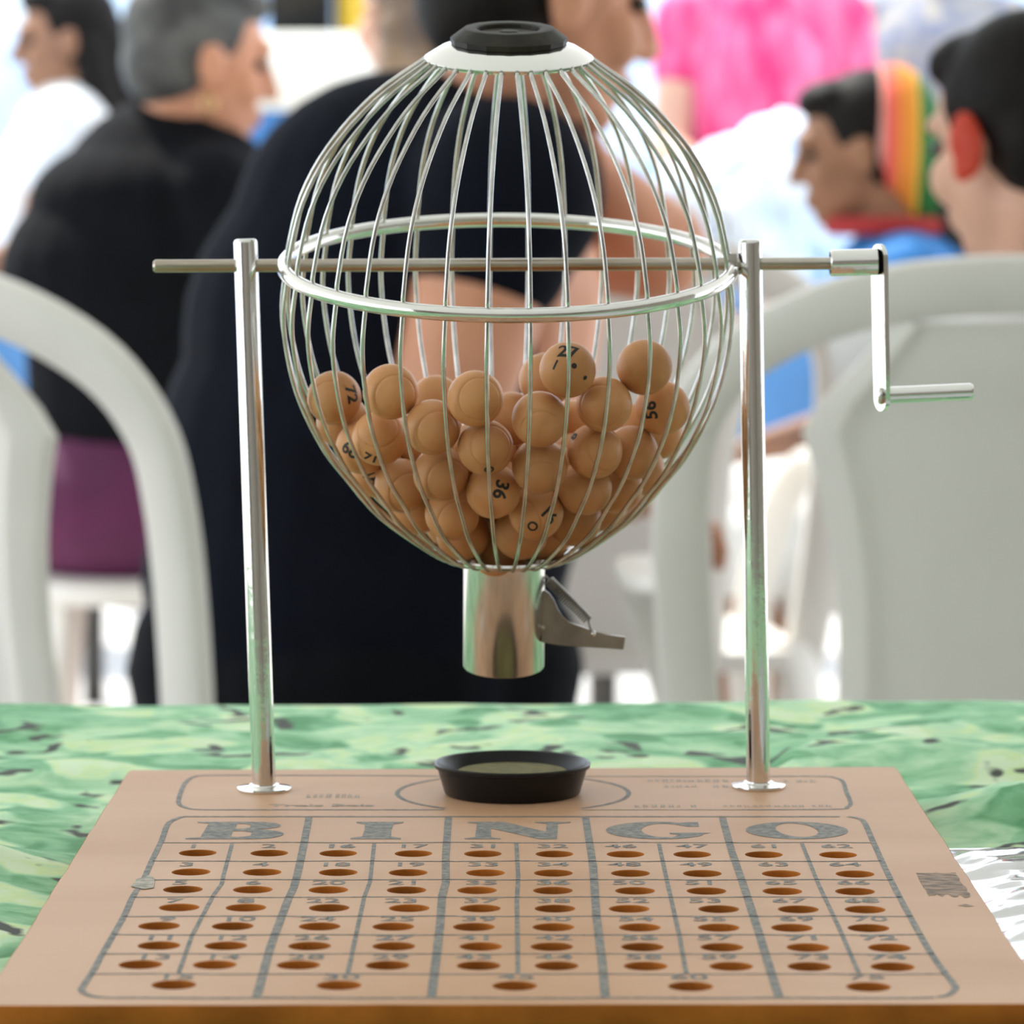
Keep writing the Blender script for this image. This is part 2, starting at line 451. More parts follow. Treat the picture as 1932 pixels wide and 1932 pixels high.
# header box
strip(dens([(545, 1528), (420, 1528), (372, 1527.5), (350, 1524), (337, 1515), (341, 1495), (350, 1477), (366, 1466), (400, 1463), (560, 1463)]), .0018)
strip([(560, 1463), (760, 1463.5), (838, 1465)], .0016); strip([(1098, 1465), (1250, 1465), (1400, 1465)], .0014, m=INK_FADED)
strip([(545, 1528), (700, 1528), (838, 1528)], .0016); strip([(1098, 1528), (1250, 1528), (1400, 1528)], .0014, m=INK_FADED)
strip(dens([(1400, 1465), (1545, 1465), (1572, 1467), (1590, 1475), (1597, 1495), (1605, 1515), (1598, 1523), (1577, 1527), (1400, 1528)]), .0017)
cc = B(968, 1496)
for a0, a1 in ((118, 235), (-55, 62)):
    bm = bmesh.new(); pr = None
    for k in range(25):
        a = math.radians(a0 + (a1 - a0) * k / 24)
        q = [bm.verts.new((cc[0] + r * math.cos(a), cc[1] + r * math.sin(a), ZP)) for r in (.0462, .0444)]
        if pr: bm.faces.new((pr[0], q[0], q[1], pr[1]))
        pr = q
    link('printed_circle', mesh(bm), INK, board, smooth=False)
def arc(cx, cy, rx, ry, a0, a1, n=10): return [(cx + rx * math.cos(math.radians(a0 + (a1 - a0) * k / n)), cy + ry * math.sin(math.radians(a0 + (a1 - a0) * k / n))) for k in range(n + 1)]
LET = {
 'B': [[(0, 0)] + arc(.66, .28, .34, .28, -90, 80) + [(.70, .54)] + arc(.64, .78, .30, .22, -70, 90) + [(0.04, 1), (.05, .95), (.17, .90), (.15, .10), (0, .05)],
       [(.47, .60), (.56, .60), (.62, .66), (.62, .82), (.56, .88), (.47, .88)], [(.46, .12), (.58, .12), (.66, .2), (.66, .38), (.58, .46), (.46, .46)]],
 'I': [[(0, 0), (1, 0), (1, .06), (.80, .14), (.78, .50), (.80, .86), (1, .94), (1, 1), (0.04, 1), (.04, .94), (.22, .86), (.24, .5), (.22, .14), (0, .06)]],
 'N': [[(0, 0), (.34, 0), (.34, .05), (.25, .10), (.24, .62), (.70, 0), (.86, 0), (.88, .90), (1, .95), (1, 1), (.66, 1), (.66, .95), (.77, .90), (.76, .42), (.36, 1), (0.02, 1), (.02, .95), (.11, .90), (.10, .10), (0, .05)]],
 'G': [arc(.5, .5, .5, .5, 62, 360 - 38, 26) + [(.92, .30), (1, .36), (.60, .36), (.60, .30), (.68, .26)] + arc(.56, .5, .22, .40, 360 - 68, 60, 16) + [(.78, .72), (.90, .72), (.90, .98), (.82, .98)]],
 'O': [arc(.5, .5, .5, .5, 0, 350, 34), [(.5 + .2 * math.cos(t) - .11 * math.sin(t) * .3, .52 + .40 * math.sin(t)) for t in [2 * PI * k / 26 for k in range(26)]]]}
for ch, x0, x1 in (('B', 357, 538), ('I', 665, 759), ('N', 877, 1078), ('G', 1143, 1341), ('O', 1407, 1600)):
    a = B(x0, 1567); b = B(x1, 1567); t_ = B(x0, 1551)[1]; u_ = B(x0, 1583.5)[1]
    me = fill2d([[(a[0] + (b[0] - a[0]) * p[0], u_ + (t_ - u_) * p[1]) for p in s] for s in LET[ch]])
    for v in me.vertices: v.co.z = ZP
    tag(link('printed_letter', me, INK, board, smooth=False), 'grey block capital ' + ch)
nums = []
NY_ = [1597, 1631.5, 1666, 1700, 1734.5, 1770, 1806.5, 1844]
for c in range(5):
    for r in range(8):
        if r < 7: nums += [(c * 15 + 2 * r + 1, r, c * 2), (c * 15 + 2 * r + 2, r, c * 2 + 1)]
        else: nums.append((c * 15 + 15, 7, c))
BALLTXT = ['72', '68', '36', '16', '27', '56', 'O', 'I', '.', '74', '71', '8']
text_meshes([str(n_[0]) for n_ in nums] + BALLTXT + ['Trois Bois'])
NUMX = [[365 - (y - 1597) * .36, 507 - (y - 1597) * .42, 641 - (y - 1597) * .30, 777 - (y - 1597) * .19, 915 - (y - 1597) * .09, 1042 + (y - 1597) * .02, 1172 + (y - 1597) * .20, 1306 + (y - 1597) * .24, 1445 + (y - 1597) * .42, 1578 + (y - 1597) * .46] for y in NY_]
for num, r, c in nums:
    y = NY_[r]
    x = NUMX[r][c] if r < 7 else HOLES[7][1][c] + (4 if c < 3 else -3)
    p = B(x, y); me = TEXTS[str(num)].copy(); S = .0105
    for v in me.vertices: v.co = (p[0] + v.co.x * S * 1.12, p[1] + v.co.y * S, ZP)
    link('printed_number', me, INK if 2 <= r <= 6 or c in (4, 5) else INK, board, smooth=False)
p = B(607, 1520); me = TEXTS['Trois Bois'].copy()
for v in me.vertices: v.co = (p[0] + v.co.x * .0098, p[1] + v.co.y * .0075, ZP)
link('printed_caption', me, INK_FADED, board, smooth=False)
def dashes(x0, x1, y, h, seed, m=INK_FADED):
    rr = random.Random(seed); bm = bmesh.new(); x = x0
    while x < x1:
        w_ = rr.uniform(6, 13)
        if rr.random() < .82:
            q = [B(x, y + h / 2), B(x + w_, y + h / 2), B(x + w_, y - h / 2), B(x, y - h / 2)]
            mid = (q[0][1] + q[2][1]) / 2
            for (a, b) in ((0, .32), (.5, .78)):
                bm.faces.new([bm.verts.new((q[0][0] + (q[1][0] - q[0][0]) * t, yy, ZP)) for t, yy in ((a, q[0][1]), (b, q[0][1]), (b, q[2][1] if rr.random() < .6 else mid), (a, q[2][1]))])
        x += w_ + rr.uniform(2, 6)
    link('printed_caption', mesh(bm), m, board, smooth=False)
dashes(566, 680, 1502, 7, 1); dashes(1196, 1372, 1473, 5, 2); dashes(1255, 1372, 1484, 4, 3); dashes(1480, 1555, 1474, 4, 4); dashes(1198, 1330, 1521, 5, 5); dashes(1350, 1560, 1521, 4, 6)
# dark glue residue near the right edge, torn smudge on the left line
GLUE = mat('dark_glue_residue', (.13, .085, .055, 1), .7, 0, col2=(.40, .27, .18, 1), scale=330, stretch=(.5, 1, 1))
gx = lambda u, v: B(1727 + u * (76 + 8 * v) + v * 24, 1646.5 + v * 48)
bm = bmesh.new(); rr = random.Random(5)
ring_ = [(u / 12, rr.uniform(0, .03)) for u in range(13)] + [(1 + rr.uniform(-.04, .02), v / 12) for v in range(1, 12)] + [(u / 12, 1 - rr.uniform(0, .16)) for u in range(12, -1, -1)] + [(rr.uniform(0, .05), v / 12) for v in range(11, 0, -1)]
bm.faces.new([bm.verts.new((*gx(*q), ZP)) for q in ring_])
tag(link('glue_residue', mesh(bm), GLUE, board, smooth=False), 'dark rectangular glue stain')
bm = bmesh.new(); bm.faces.new([bm.verts.new((*B(*q), ZP)) for q in ((1806, 1709), (1822, 1711), (1838, 1710), (1822, 1706.5))]); link('scratch', mesh(bm), GLUE, board, smooth=False)
PEEL = mat('peeled_grey_tape', (.46, .41, .31, 1), .6, 0, col2=(.22, .20, .15, 1), scale=260)
bm = bmesh.new(); bm.faces.new([bm.verts.new((*B(*q), ZP + .0002)) for q in ((247, 1674), (272, 1679), (290, 1676), (292, 1660), (284, 1652), (272, 1656), (258, 1660))]); link('torn_tape', mesh(bm), PEEL, board, smooth=False)

# posts
YP = 1.49
def post(base, top):
    b0, t0 = atZ(*base, ZB), atY(*top, YP)
    t0 = Vector((t0.x, YP, t0.z)); b0 = Vector((b0.x, b0.y, ZB))
    bm = bmesh.new(); d = (t0 - b0); Ln = d.length; x, y, z = frame_axis(d); M = Matrix((x, y, z)).transposed().to_4x4(); M.translation = b0
    b_lathe(bm, [(0, 0), (.0047, 0), (.0047, .001), (.0047, Ln * .5), (.0047, Ln - .0016), (.0047, Ln - .0012), (.0041, Ln - .0002), (.0036, Ln), (0, Ln)], M, 40)
    po = link('post', mesh(bm, autosmooth=SHARP), CHROME, BINGO)
    bm = bmesh.new(); M = Matrix.Translation(b0)
    b_lathe(bm, [(0, 0), (.0106, 0), (.0108, .0006), (.0106, .0013), (.0060, .0020), (.0058, .0024), (0, .0024)], M, 48)
    link('flange', mesh(bm, autosmooth=SHARP), CHROME, po)
    return b0, t0
post((498.5, 1491), (463, 451)); post((1431, 1486), (1415, 452))
# axle
aL, aR = atY(289, 502, YP), atY(1572, 497, YP)
bm = bmesh.new(); d = (aR - aL).normalized()
b_tube(bm, [aL, aL + d * .0009, aL + d * .0012] + [aL.lerp(aR, t) for t in [k / 20 for k in range(1, 20)]] + [aR], [.0018, .0025, .0025] + [.0025] * 19 + [.0025], 24)
axle = link('axle', mesh(bm, autosmooth=SHARP), AXLE, BINGO)
for xx in (1384,):
    c = atY(xx, 498, YP); bm = bmesh.new(); b_tube(bm, [c - d * .0022, c + d * .0012], .0042, 24); link('collar', mesh(bm, autosmooth=SHARP), DULL, axle)
# crank
hub0, hub1 = atY(1566, 496.5, YP), atY(1655, 494, YP)
bm = bmesh.new(); b_tube(bm, [hub0, hub0 + d * .0005, hub0 + d * .0008, hub1], [.0047, .0052, .0052, .0052], 32)
crank = link('crank', mesh(bm, autosmooth=SHARP), CHROME, BINGO)
c0_, c1_ = atY(1659, 487, YP), atY(1664, 751, YP)
axv = (c1_ - c0_).normalized(); side = Vector((math.sin(math.radians(22)), -math.cos(math.radians(22)), 0)); side = (side - axv * side.dot(axv)).normalized(); nrm = axv.cross(side)
poly = [];
for k in range(13): a = PI * k / 12; poly.append(c0_ + .0055 * (math.cos(a) * side - math.sin(a) * axv))
for k in range(13): a = PI * k / 12; poly.append(c1_ + .0052 * (-math.cos(a) * side + math.sin(a) * axv))
bm = bmesh.new(); b_prism(bm, poly, nrm * .0019); link('crank_arm', mesh(bm, autosmooth=SHARP), CHROME, crank)
h0, h1 = atY(1668, 746, YP - .001), atY(1836, 738.5, YP - .001); hd = (h1 - h0).normalized()
bm = bmesh.new(); b_tube(bm, [h0, h1 - hd * .0014, h1 - hd * .001, h1], [.0033, .0033, .0033, .0026], 28); link('handle', mesh(bm, autosmooth=SHARP), CHROME, crank)
rv = atY(1660, 747, YP - .001); bm = bmesh.new(); b_ell(bm, rv, (.0013, .0034, .0034)); link('rivet', mesh(bm), CHROME, crank)

# the egg-shaped wire basket, turned a little about the axle
C0 = Vector((-.001657, 1.49, .966983))
UA = Vector((.0055, -.190806, .981612)).normalized()
XA = (Vector((1, 0, 0)) - UA * UA.x).normalized(); YA = UA.cross(XA)
CM = Matrix((XA, YA, UA)).transposed().to_4x4(); CM.translation = C0
PROF = [(379, 154), (372, 163), (310, 249), (219, 332), (127, 383), (32, 408), (0, 411), (-80, 421), (-162, 413), (-246, 391), (-336, 348), (-396, 304), (-451, 260), (-505, 196), (-546, 135), (-553, 100)]
PROF = [(r * 1.012 / 4819, h / .975 / 4819) for h, r in PROF]
wp = catmull([(r, 0, h) for r, h in PROF], 4)
nw = len(wp); rads = [.00086] * nw
for i in range(3): rads[i] = .0013 - .00015 * i; rads[-1 - i] = .0012 - .00012 * i
bm = bmesh.new(); b_tube(bm, wp, rads, 8)
me = mesh(bm); me.materials.append(STEEL)
for f in me.polygons: f.use_smooth = True
rw = random.Random(2)
for k in range(34):
    th = math.radians(-90 - 5.6 + 360 / 34 * k + rw.uniform(-.7, .7))
    o = bpy.data.objects.new('wire', me); COL.objects.link(o); o.parent = BINGO
    M = CM @ Matrix.Rotation(th, 4, 'Z')
    o.location = M.translation - BINGO.location; o.rotation_euler = M.to_euler()
bm = bmesh.new(); b_tube(bm, [CM @ Vector((.0874 * math.cos(2 * PI * k / 120), .0874 * math.sin(2 * PI * k / 120), 0)) for k in range(120)], .0029, 16, closed=True)
link('hoop', mesh(bm), CHROME, BINGO)
bm = bmesh.new(); b_lathe(bm, [(.0316, .0800), (.0324, .0806), (.0326, .0815), (.0318, .0822), (.0262, .0857), (.0215, .0872), (0, .0876), (0, .0860), (.021, .0856), (.0258, .084), (.0305, .0808), (.031, .0800)], CM, 72, close=False)
link('cap_plate', mesh(bm, autosmooth=SHARP), CHROME, BINGO)
bm = bmesh.new(); b_lathe(bm, [(0, .0866), (.0212, .0866), (.0224, .0872), (.0226, .0892), (.0219, .0899), (.0176, .0930), (.0168, .0932), (.0130, .0930), (.0123, .0926), (.0120, .0912), (.0040, .0912), (.0030, .0920), (0, .0922)], CM, 16)
link('rubber_stopper', mesh(bm, autosmooth=math.radians(18)), RUBBER, BINGO)
bm = bmesh.new(); b_lathe(bm, [(.0292, -.1140), (.0297, -.1150), (.0285, -.1162), (.0220, -.1188), (.0160, -.1200), (.0160, -.1190), (.021, -.1178), (.027, -.1155), (.0285, -.1140)], CM, 64, close=True)
link('base_plate', mesh(bm, autosmooth=SHARP), CHROME, BINGO)
bm = bmesh.new(); b_lathe(bm, [(.0163, -.1175), (.0163, -.1645), (.0161, -.1648), (.0157, -.1645), (.0157, -.1175)], CM @ Matrix.Translation((-.0008, 0, 0)), 64, close=True)
link('spout', mesh(bm, autosmooth=SHARP), mat('worn_chrome', (.74, .72, .69, 1), .24, 1, var=.2, scale=90, stretch=(3, 3, .3)), BINGO)
YL = 1.514
bm = bmesh.new(); b_prism(bm, [atY(x, y, YL) for x, y in ((1020, 1112), (1028, 1113), (1037, 1120), (1046, 1133), (1053, 1150), (1060, 1164), (1073, 1175), (1092, 1180), (1112, 1187), (1140, 1197), (1180, 1201), (1176, 1225), (1140, 1222), (1090, 1219), (1050, 1216), (1022, 1211), (1018, 1185))], (0, .0036, 0))
bmesh.ops.bevel(bm, geom=bm.edges[:], offset=.0003, segments=1, affect='EDGES')
lever = link('lever', mesh(bm, autosmooth=SHARP), DULL, BINGO)
s0, s1 = atY(1035, 1094, YL), atY(1110, 1170, YL); x, y, z = frame_axis(s1 - s0); Ls = (s1 - s0).length
bm = bmesh.new(); T = 22; b_tube(bm, [s0 + z * (Ls * k / (T * 10)) + .0019 * (math.cos(2 * PI * k / 10) * x + math.sin(2 * PI * k / 10) * y) for k in range(T * 10 + 1)], .00038, 6)
link('spring', mesh(bm), DULL, lever)
bm = bmesh.new(); b_tube(bm, [s1, atY(1113, 1182, YL), atY(1119, 1196, YL)], .0005, 8); b_tube(bm, [s0, atY(1026, 1084, YL)], .0005, 8); link('spring_hook', mesh(bm), DULL, lever)
bm = bmesh.new(); b_ell(bm, atY(1120, 1196, YL - .002), (.0011, .0008, .0011)); link('rivet', mesh(bm), CHROME, lever)
bm = bmesh.new(); b_ell(bm, atY(1024, 1184, YL - .002), (.0012, .0012, .001)); link('rivet', mesh(bm), AXLE, lever)

# ------------------------------------------------------------------ black dish
tcn = B(966.5, 1497.5); TM = Matrix.Translation((tcn[0], tcn[1], ZB))
dish = empty('dish', (tcn[0], tcn[1], ZB), 'round black plastic dish standing on the board under the spout', 'dish')
bm = bmesh.new(); b_lathe(bm, [(0, .0003), (.0258, .0003), (.0266, .0010), (.0290, .0092), (.0292, .0104), (.0304, .0108), (.0306, .0122), (.0302, .0127), (.0294, .0124), (.0288, .0112), (.0280, .0100), (.0258, .0020), (0, .0018)], TM, 72)
link('dish_body', mesh(bm, autosmooth=SHARP), BLACKPL, dish)
bm = bmesh.new(); b_lathe(bm, [(0, .0022), (.0222, .0022), (.0222, .0082), (.0212, .0092), (0, .0096)], TM, 48); link('felt_pad', mesh(bm, autosmooth=SHARP), OLIVE, dish)

# ------------------------------------------------------------------ the balls
VIS = [[-0.069, 1.4754, 0.9158], [-0.046, 1.4398, 0.9202], [-0.0301, 1.507, 0.9125], [-0.0137, 1.4244, 0.9185], [-0.03, 1.4351, 0.907], [-0.01, 1.4347, 0.8994], [-0.0508, 1.4569, 0.9014], [-0.058, 1.4762, 0.8965], [-0.0664, 1.4936, 0.9053], [-0.0429, 1.4741, 0.8817], [-0.0273, 1.4499, 0.8882], [-0.0071, 1.4507, 0.8815], [-0.0232, 1.4705, 0.871], [-0.0528, 1.494, 0.886], [-0.0376, 1.4951, 0.8713], [-0.0193, 1.4929, 0.8608], [0.0035, 1.4809, 0.8627], [0.0093, 1.4628, 0.8722], [0.0105, 1.4411, 0.8917], [0.0104, 1.4283, 0.9105], [0.0208, 1.423, 0.9293], [0.0133, 1.4912, 0.9221], [0.0348, 1.4352, 0.9157], [0.0502, 1.4409, 0.9294], [0.0578, 1.4606, 0.9128], [0.0315, 1.446, 0.8972], [0.0459, 1.4626, 0.8953], [0.0576, 1.5105, 0.8996], [0.028, 1.4604, 0.882], [0.0404, 1.4775, 0.8813], [0.0496, 1.4959, 0.8865], [0.0245, 1.4834, 0.8678], [-0.0, 1.497, 0.9064], [0.0241, 1.5137, 0.9022], [0.035, 1.5013, 0.8721]]
HID = [[-0.0334, 1.4977, 0.8938], [-0.0054, 1.4749, 0.8815], [-0.012, 1.4631, 0.8979], [-0.05, 1.513, 0.8961], [-0.0083, 1.5431, 0.903], [0.031, 1.522, 0.8745], [-0.0052, 1.5053, 0.8511], [0.05, 1.4822, 0.903], [0.0351, 1.5367, 0.8892], [0.0153, 1.4767, 0.8875], [-0.0242, 1.4789, 0.8906], [0.0251, 1.4954, 0.8903], [-0.0005, 1.5476, 0.8839], [-0.0237, 1.5471, 0.889], [0.0183, 1.5503, 0.8934], [-0.0078, 1.5277, 0.8884], [0.0129, 1.4998, 0.8607], [-0.0412, 1.5154, 0.877], [0.0048, 1.4934, 0.8798], [-0.0053, 1.5128, 0.8735], [-0.0406, 1.5337, 0.8877], [-0.0041, 1.5336, 0.8684], [0.0131, 1.5124, 0.8841], [0.0119, 1.53, 0.896], [0.0122, 1.5206, 0.8646], [-0.0161, 1.4964, 0.8816], [-0.0245, 1.5321, 0.874], [-0.0244, 1.5133, 0.8642], [0.0166, 1.5375, 0.8767], [-0.026, 1.5174, 0.8917]]
LAB = ['wooden ball stamped 72 at the far left of the pile', 'wooden ball with a turned ridge, second from the left in the top row', 'wooden ball half hidden behind two others left of centre in the top row',
 'wooden ball at the top of the pile just left of the middle', 'plain wooden ball below and left of the topmost middle ball', 'wooden ball in the middle of the pile above the ball stamped 36',
 'large-looking wooden ball on the left with broken stamp marks near its bottom', 'wooden ball stamped 68 against the wires on the left', 'wooden ball wedged under the ball stamped 72 at the left wires',
 'plain wooden ball low on the left above the bottom row', 'plain wooden ball directly left of and above the ball stamped 36', 'wooden ball stamped 36 in the lower middle of the pile',
 'plain wooden ball low in the pile, lower left neighbour of the 36', 'wooden ball with black marks pressed against the lower left wires', 'wooden ball low on the left touching the sloping wires',
 'wooden ball at the bottom left just above the spout', 'wooden ball at the very bottom right above the spout', 'wooden ball stamped 16 near the bottom middle of the pile',
 'plain wooden ball above the ball stamped 16', 'plain wooden ball directly under the ball stamped 27', 'wooden ball stamped 27 on top of the pile right of centre',
 'wooden ball half hidden behind the ball stamped 27', 'plain wooden ball between the ball stamped 27 and the ball stamped 56', 'topmost plain wooden ball at the right of the pile',
 'wooden ball stamped 56 at the right under the topmost ball', 'plain wooden ball with a ridge right of the middle of the pile', 'plain wooden ball in the right half, directly under the 56',
 'wooden ball at the right rim mostly hidden under the ball stamped 56', 'plain wooden ball in the lower right of the pile, right of the 36', 'plain wooden ball at the lower right next to the wires',
 'wooden ball showing only a sliver at the right wires', 'plain wooden ball near the bottom, right of the ball stamped 16', 'wooden ball showing between the top middle ball and its right neighbours',
 'shadowed wooden ball in the gap behind the ball stamped 27', 'wooden ball low at the right partly hidden behind front balls']
R_ = .0106
bm = bmesh.new(); prof = []
for k in range(25):
    a = PI * k / 24
    r = R_
    prof.append((max(0, r * math.sin(a)), r * math.cos(a)))
prof[0] = (0, R_ - .0001); prof[-1] = (0, -R_)
# turned step: the cap above 46 degrees sits in a shallow groove
pp = []
for k in range(0, 12): a = math.radians(46) * k / 11; pp.append(((R_ - .00008) * math.sin(a), (R_ - .00008) * math.cos(a)))
for a_, dr in ((47, .00030), (48.5, .00040), (50, .00022), (52, .00003)): a = math.radians(a_); pp.append(((R_ - dr) * math.sin(a), (R_ - dr) * math.cos(a)))
for k in range(1, 19): a = math.radians(52 + 128 * k / 18); pp.append((max(0, R_ * math.sin(a)), R_ * math.cos(a)))
pp[0] = (0, pp[0][1]); pp[-1] = (0, -R_)
b_lathe(bm, pp, Matrix(), 36)
ballme = mesh(bm); ballme.materials.append(BALL)
for f in ballme.polygons: f.use_smooth = True
CAPDIR = {1: (.28, -.22), 3: (.22, -.05), 4: (.28, -.25), 5: (.3, .05), 10: (.35, -.3), 12: (.3, -.35), 19: (.1, -.55), 18: (.1, -.62), 25: (.55, .05), 6: (-.05, .45), 17: (-.6, -.35), 0: (-.1, -.2), 9: (.4, -.35), 22: (-.2, -.1)}
def imgdir(dx, dy):
    """unit vector whose picture direction is (dx right, dy up) in ball radii, facing the viewer"""
    n2_ = max(0, 1 - dx * dx - dy * dy)
    return (dx * RT + dy * UP - math.sqrt(n2_) * FW).normalized()
PRINTS = {0: [('72', 36, -6, -75, .0072)], 7: [('68', -24, 6, -28, .0072)], 6: [('71', -16, 40, -25, .006)], 11: [('36', 14, -3, -108, .0075)], 17: [('16', 24, 5, -45, .0072), ('O', -6, 27, 60, .0055)],
          20: [('27', 0, -33, -12, .0078), ('I', -24, -7, -25, .0052), ('.', 12, -20, 0, .012), ('.', 33, 4, 0, .010)], 24: [('56', -24, 6, 97, .0072)], 5: [('O', 7, 43, 0, .005)], 13: [('74', -12, 14, -40, .0065)], 25: [('8', -40, -28, 60, .006)]}
rb = random.Random(11)
for i, c in enumerate(VIS + HID):
    o = bpy.data.objects.new('bingo_ball', ballme); COL.objects.link(o); o.location = c
    if i in CAPDIR: q = imgdir(*CAPDIR[i])
    else: q = Vector((rb.uniform(-1, 1), rb.uniform(.3, 1), rb.uniform(-1, .6))).normalized()
    o.rotation_euler = q.to_track_quat('Z', 'Y').to_euler()
    if i < len(VIS): tag(o, LAB[i], 'ball', 'wooden bingo balls in the wire cage')
    else: tag(o, 'plain wooden ball deep in the pile behind the front balls', 'ball', 'wooden bingo balls buried in the cage')
    for s, dx, dy, ang, size in PRINTS.get(i, []):
        n_ = imgdir(dx / 53, -dy / 53); a = math.radians(ang)
        t1 = math.cos(a) * RT + math.sin(a) * UP; t1 = (t1 - n_ * t1.dot(n_)).normalized(); t2 = n_.cross(t1)
        b2 = bmesh.new(); b2.from_mesh(TEXTS[s]); bmesh.ops.subdivide_edges(b2, edges=b2.edges[:], cuts=2, use_grid_fill=True); bmesh.ops.triangulate(b2, faces=b2.faces[:])
        for v in b2.verts:
            u_, v_ = v.co.x * size / R_, v.co.y * size / R_
            l = math.hypot(u_, v_); dirv = n_ if l < 1e-9 else (n_ * math.cos(l) + (t1 * u_ + t2 * v_) / l * math.sin(l))
            v.co = dirv * (R_ + .00006)
        m_ = bpy.data.meshes.new('stamp'); b2.to_mesh(m_); b2.free(); m_.materials.append(BALLINK)
        m_.transform(o.rotation_euler.to_matrix().inverted().to_4x4())
        st = bpy.data.objects.new('stamped_number', m_); COL.objects.link(st); st.parent = o

# ------------------------------------------------------------------ white plastic chairs
def b_band(bm, pts, nrm, wdt, thk, seg=12):
    """flat rounded band along pts; nrm(i) is the band's face normal"""
    n = len(pts); rings = []
    for i, p in enumerate(pts):
        t = (pts[min(i + 1, n - 1)] - pts[max(i - 1, 0)]).normalized(); nn = nrm(i); nn = (nn - t * nn.dot(t)).normalized(); sd = t.cross(nn)
        ww = wdt(i / (n - 1)) if callable(wdt) else wdt
        rings.append([bm.verts.new(p + sd * (ww / 2 * math.copysign(abs(math.cos(a)) ** .5, math.cos(a))) + nn * (thk / 2 * math.copysign(abs(math.sin(a)) ** .7, math.sin(a)))) for a in [2 * PI * k / seg + .001 for k in range(seg)]])
    for A, Bq in zip(rings, rings[1:]):
        for k in range(seg): bm.faces.new((A[k], A[(k + 1) % seg], Bq[(k + 1) % seg], Bq[k]))
    bm.faces.new(rings[0]); bm.faces.new(rings[-1])

def back_pt(x, s): return Vector((x, -.19 - .17 * (s - .43) + .75 * x * x, s))
def chair_parts():
    parts = []
    bm = bmesh.new(); G = 16; top = []; bot = []
    for j in range(G + 1):
        for i in range(G + 1):
            u, v = -1 + 2 * i / G, -1 + 2 * j / G
            x = .235 * u * math.sqrt(1 - v * v * .18); y = .22 * v * math.sqrt(1 - u * u * .18)
            z = .435 - .016 * (1 - u * u) * (1 - v * v) + (.006 if v > .8 else 0) * (-1)
            top.append(bm.verts.new((x, y, z))); bot.append(bm.verts.new((x, y, z - .022)))
    ix = lambda i, j: j * (G + 1) + i
    for j in range(G):
        for i in range(G):
            bm.faces.new((top[ix(i, j)], top[ix(i + 1, j)], top[ix(i + 1, j + 1)], top[ix(i, j + 1)]))
            bm.faces.new((bot[ix(i, j)], bot[ix(i, j + 1)], bot[ix(i + 1, j + 1)], bot[ix(i + 1, j)]))
    rim = [ix(i, 0) for i in range(G)] + [ix(G, j) for j in range(G)] + [ix(i, G) for i in range(G, 0, -1)] + [ix(0, j) for j in range(G, 0, -1)]
    for a, b in zip(rim, rim[1:] + rim[:1]): bm.faces.new((top[a], top[b], bot[b], bot[a]))
    parts.append(('seat', mesh(bm, autosmooth=SHARP)))
    half = [(.228, .36), (.250, .50), (.263, .64), (.266, .74), (.256, .805), (.215, .860), (.125, .902), (0, .916)]
    pts = [back_pt(x, s) for x, s in half] + [back_pt(-x, s) for x, s in half[-2::-1]]
    pts = catmull(pts, 5)
    bm = bmesh.new(); b_band(bm, pts, lambda i: Vector((0, -1, -.17)), .050, .026); parts.append(('back_frame', mesh(bm, autosmooth=SHARP)))
    bm = bmesh.new(); NXp, NYp = 24, 20; fr = []; bk = []
    for j in range(NYp + 1):
        s = .425 + (.885 - .425) * j / NYp
        hw = .135 + max(0, s - .60) ** 2 * .9
        if s > .80: hw = max(.04, .171 - (s - .80) * .9)
        for i in range(NXp + 1):
            u = -1 + 2 * i / NXp; p = back_pt(u * hw, s)
            rim_ = .009 * max(0, 1 - abs(abs(u) - .86) / .12) + .007 * max(0, 1 - abs(s - .845) / .02)
            fr.append(bm.verts.new(p + Vector((0, .008 + rim_ * .4, 0)))); bk.append(bm.verts.new(p + Vector((0, -.006 - rim_, 0))))
    ix2 = lambda i, j: j * (NXp + 1) + i
    for j in range(NYp):
        for i in range(NXp):
            bm.faces.new((fr[ix2(i, j)], fr[ix2(i + 1, j)], fr[ix2(i + 1, j + 1)], fr[ix2(i, j + 1)])); bm.faces.new((bk[ix2(i, j)], bk[ix2(i, j + 1)], bk[ix2(i + 1, j + 1)], bk[ix2(i + 1, j)]))
    rim = [ix2(i, 0) for i in range(NXp)] + [ix2(NXp, j) for j in range(NYp)] + [ix2(i, NYp) for i in range(NXp, 0, -1)] + [ix2(0, j) for j in range(NYp, 0, -1)]
    for a, b in zip(rim, rim[1:] + rim[:1]): bm.faces.new((fr[a], fr[b], bk[b], bk[a]))
    parts.append(('back_panel', mesh(bm, autosmooth=SHARP)))
    for sg in (-1, 1):
        arm = catmull([back_pt(sg * .262, .66), Vector((sg * .285, -.10, .655)), Vector((sg * .29, .08, .65)), Vector((sg * .275, .18, .60)), Vector((sg * .245, .205, .50)), Vector((sg * .232, .20, .42))], 5)
        bm = bmesh.new(); b_band(bm, arm, lambda i: Vector((0, .35, 1)) if i < 15 else Vector((0, 1, .3)), .05, .022); parts.append(('armrest', mesh(bm, autosmooth=SHARP)))
        bm = bmesh.new(); b_band(bm, [Vector((sg * .224, .19, .43)), Vector((sg * .235, .21, .25)), Vector((sg * .25, .235, 0))], lambda i: Vector((sg * .6, .8, 0)), lambda t: .062 - .024 * t, .028); parts.append(('leg', mesh(bm, autosmooth=SHARP)))
        bm = bmesh.new(); b_band(bm, [back_pt(sg * .226, .44), Vector((sg * .238, -.215, .25)), Vector((sg * .25, -.285, 0))], lambda i: Vector((sg * .5, -.85, 0)), lambda t: .062 - .024 * t, .028); parts.append(('leg', mesh(bm, autosmooth=SHARP)))
    for nme, me in parts:
        me.materials.append(WHITEPL)
        for f in me.polygons: f.use_smooth = True
    return parts
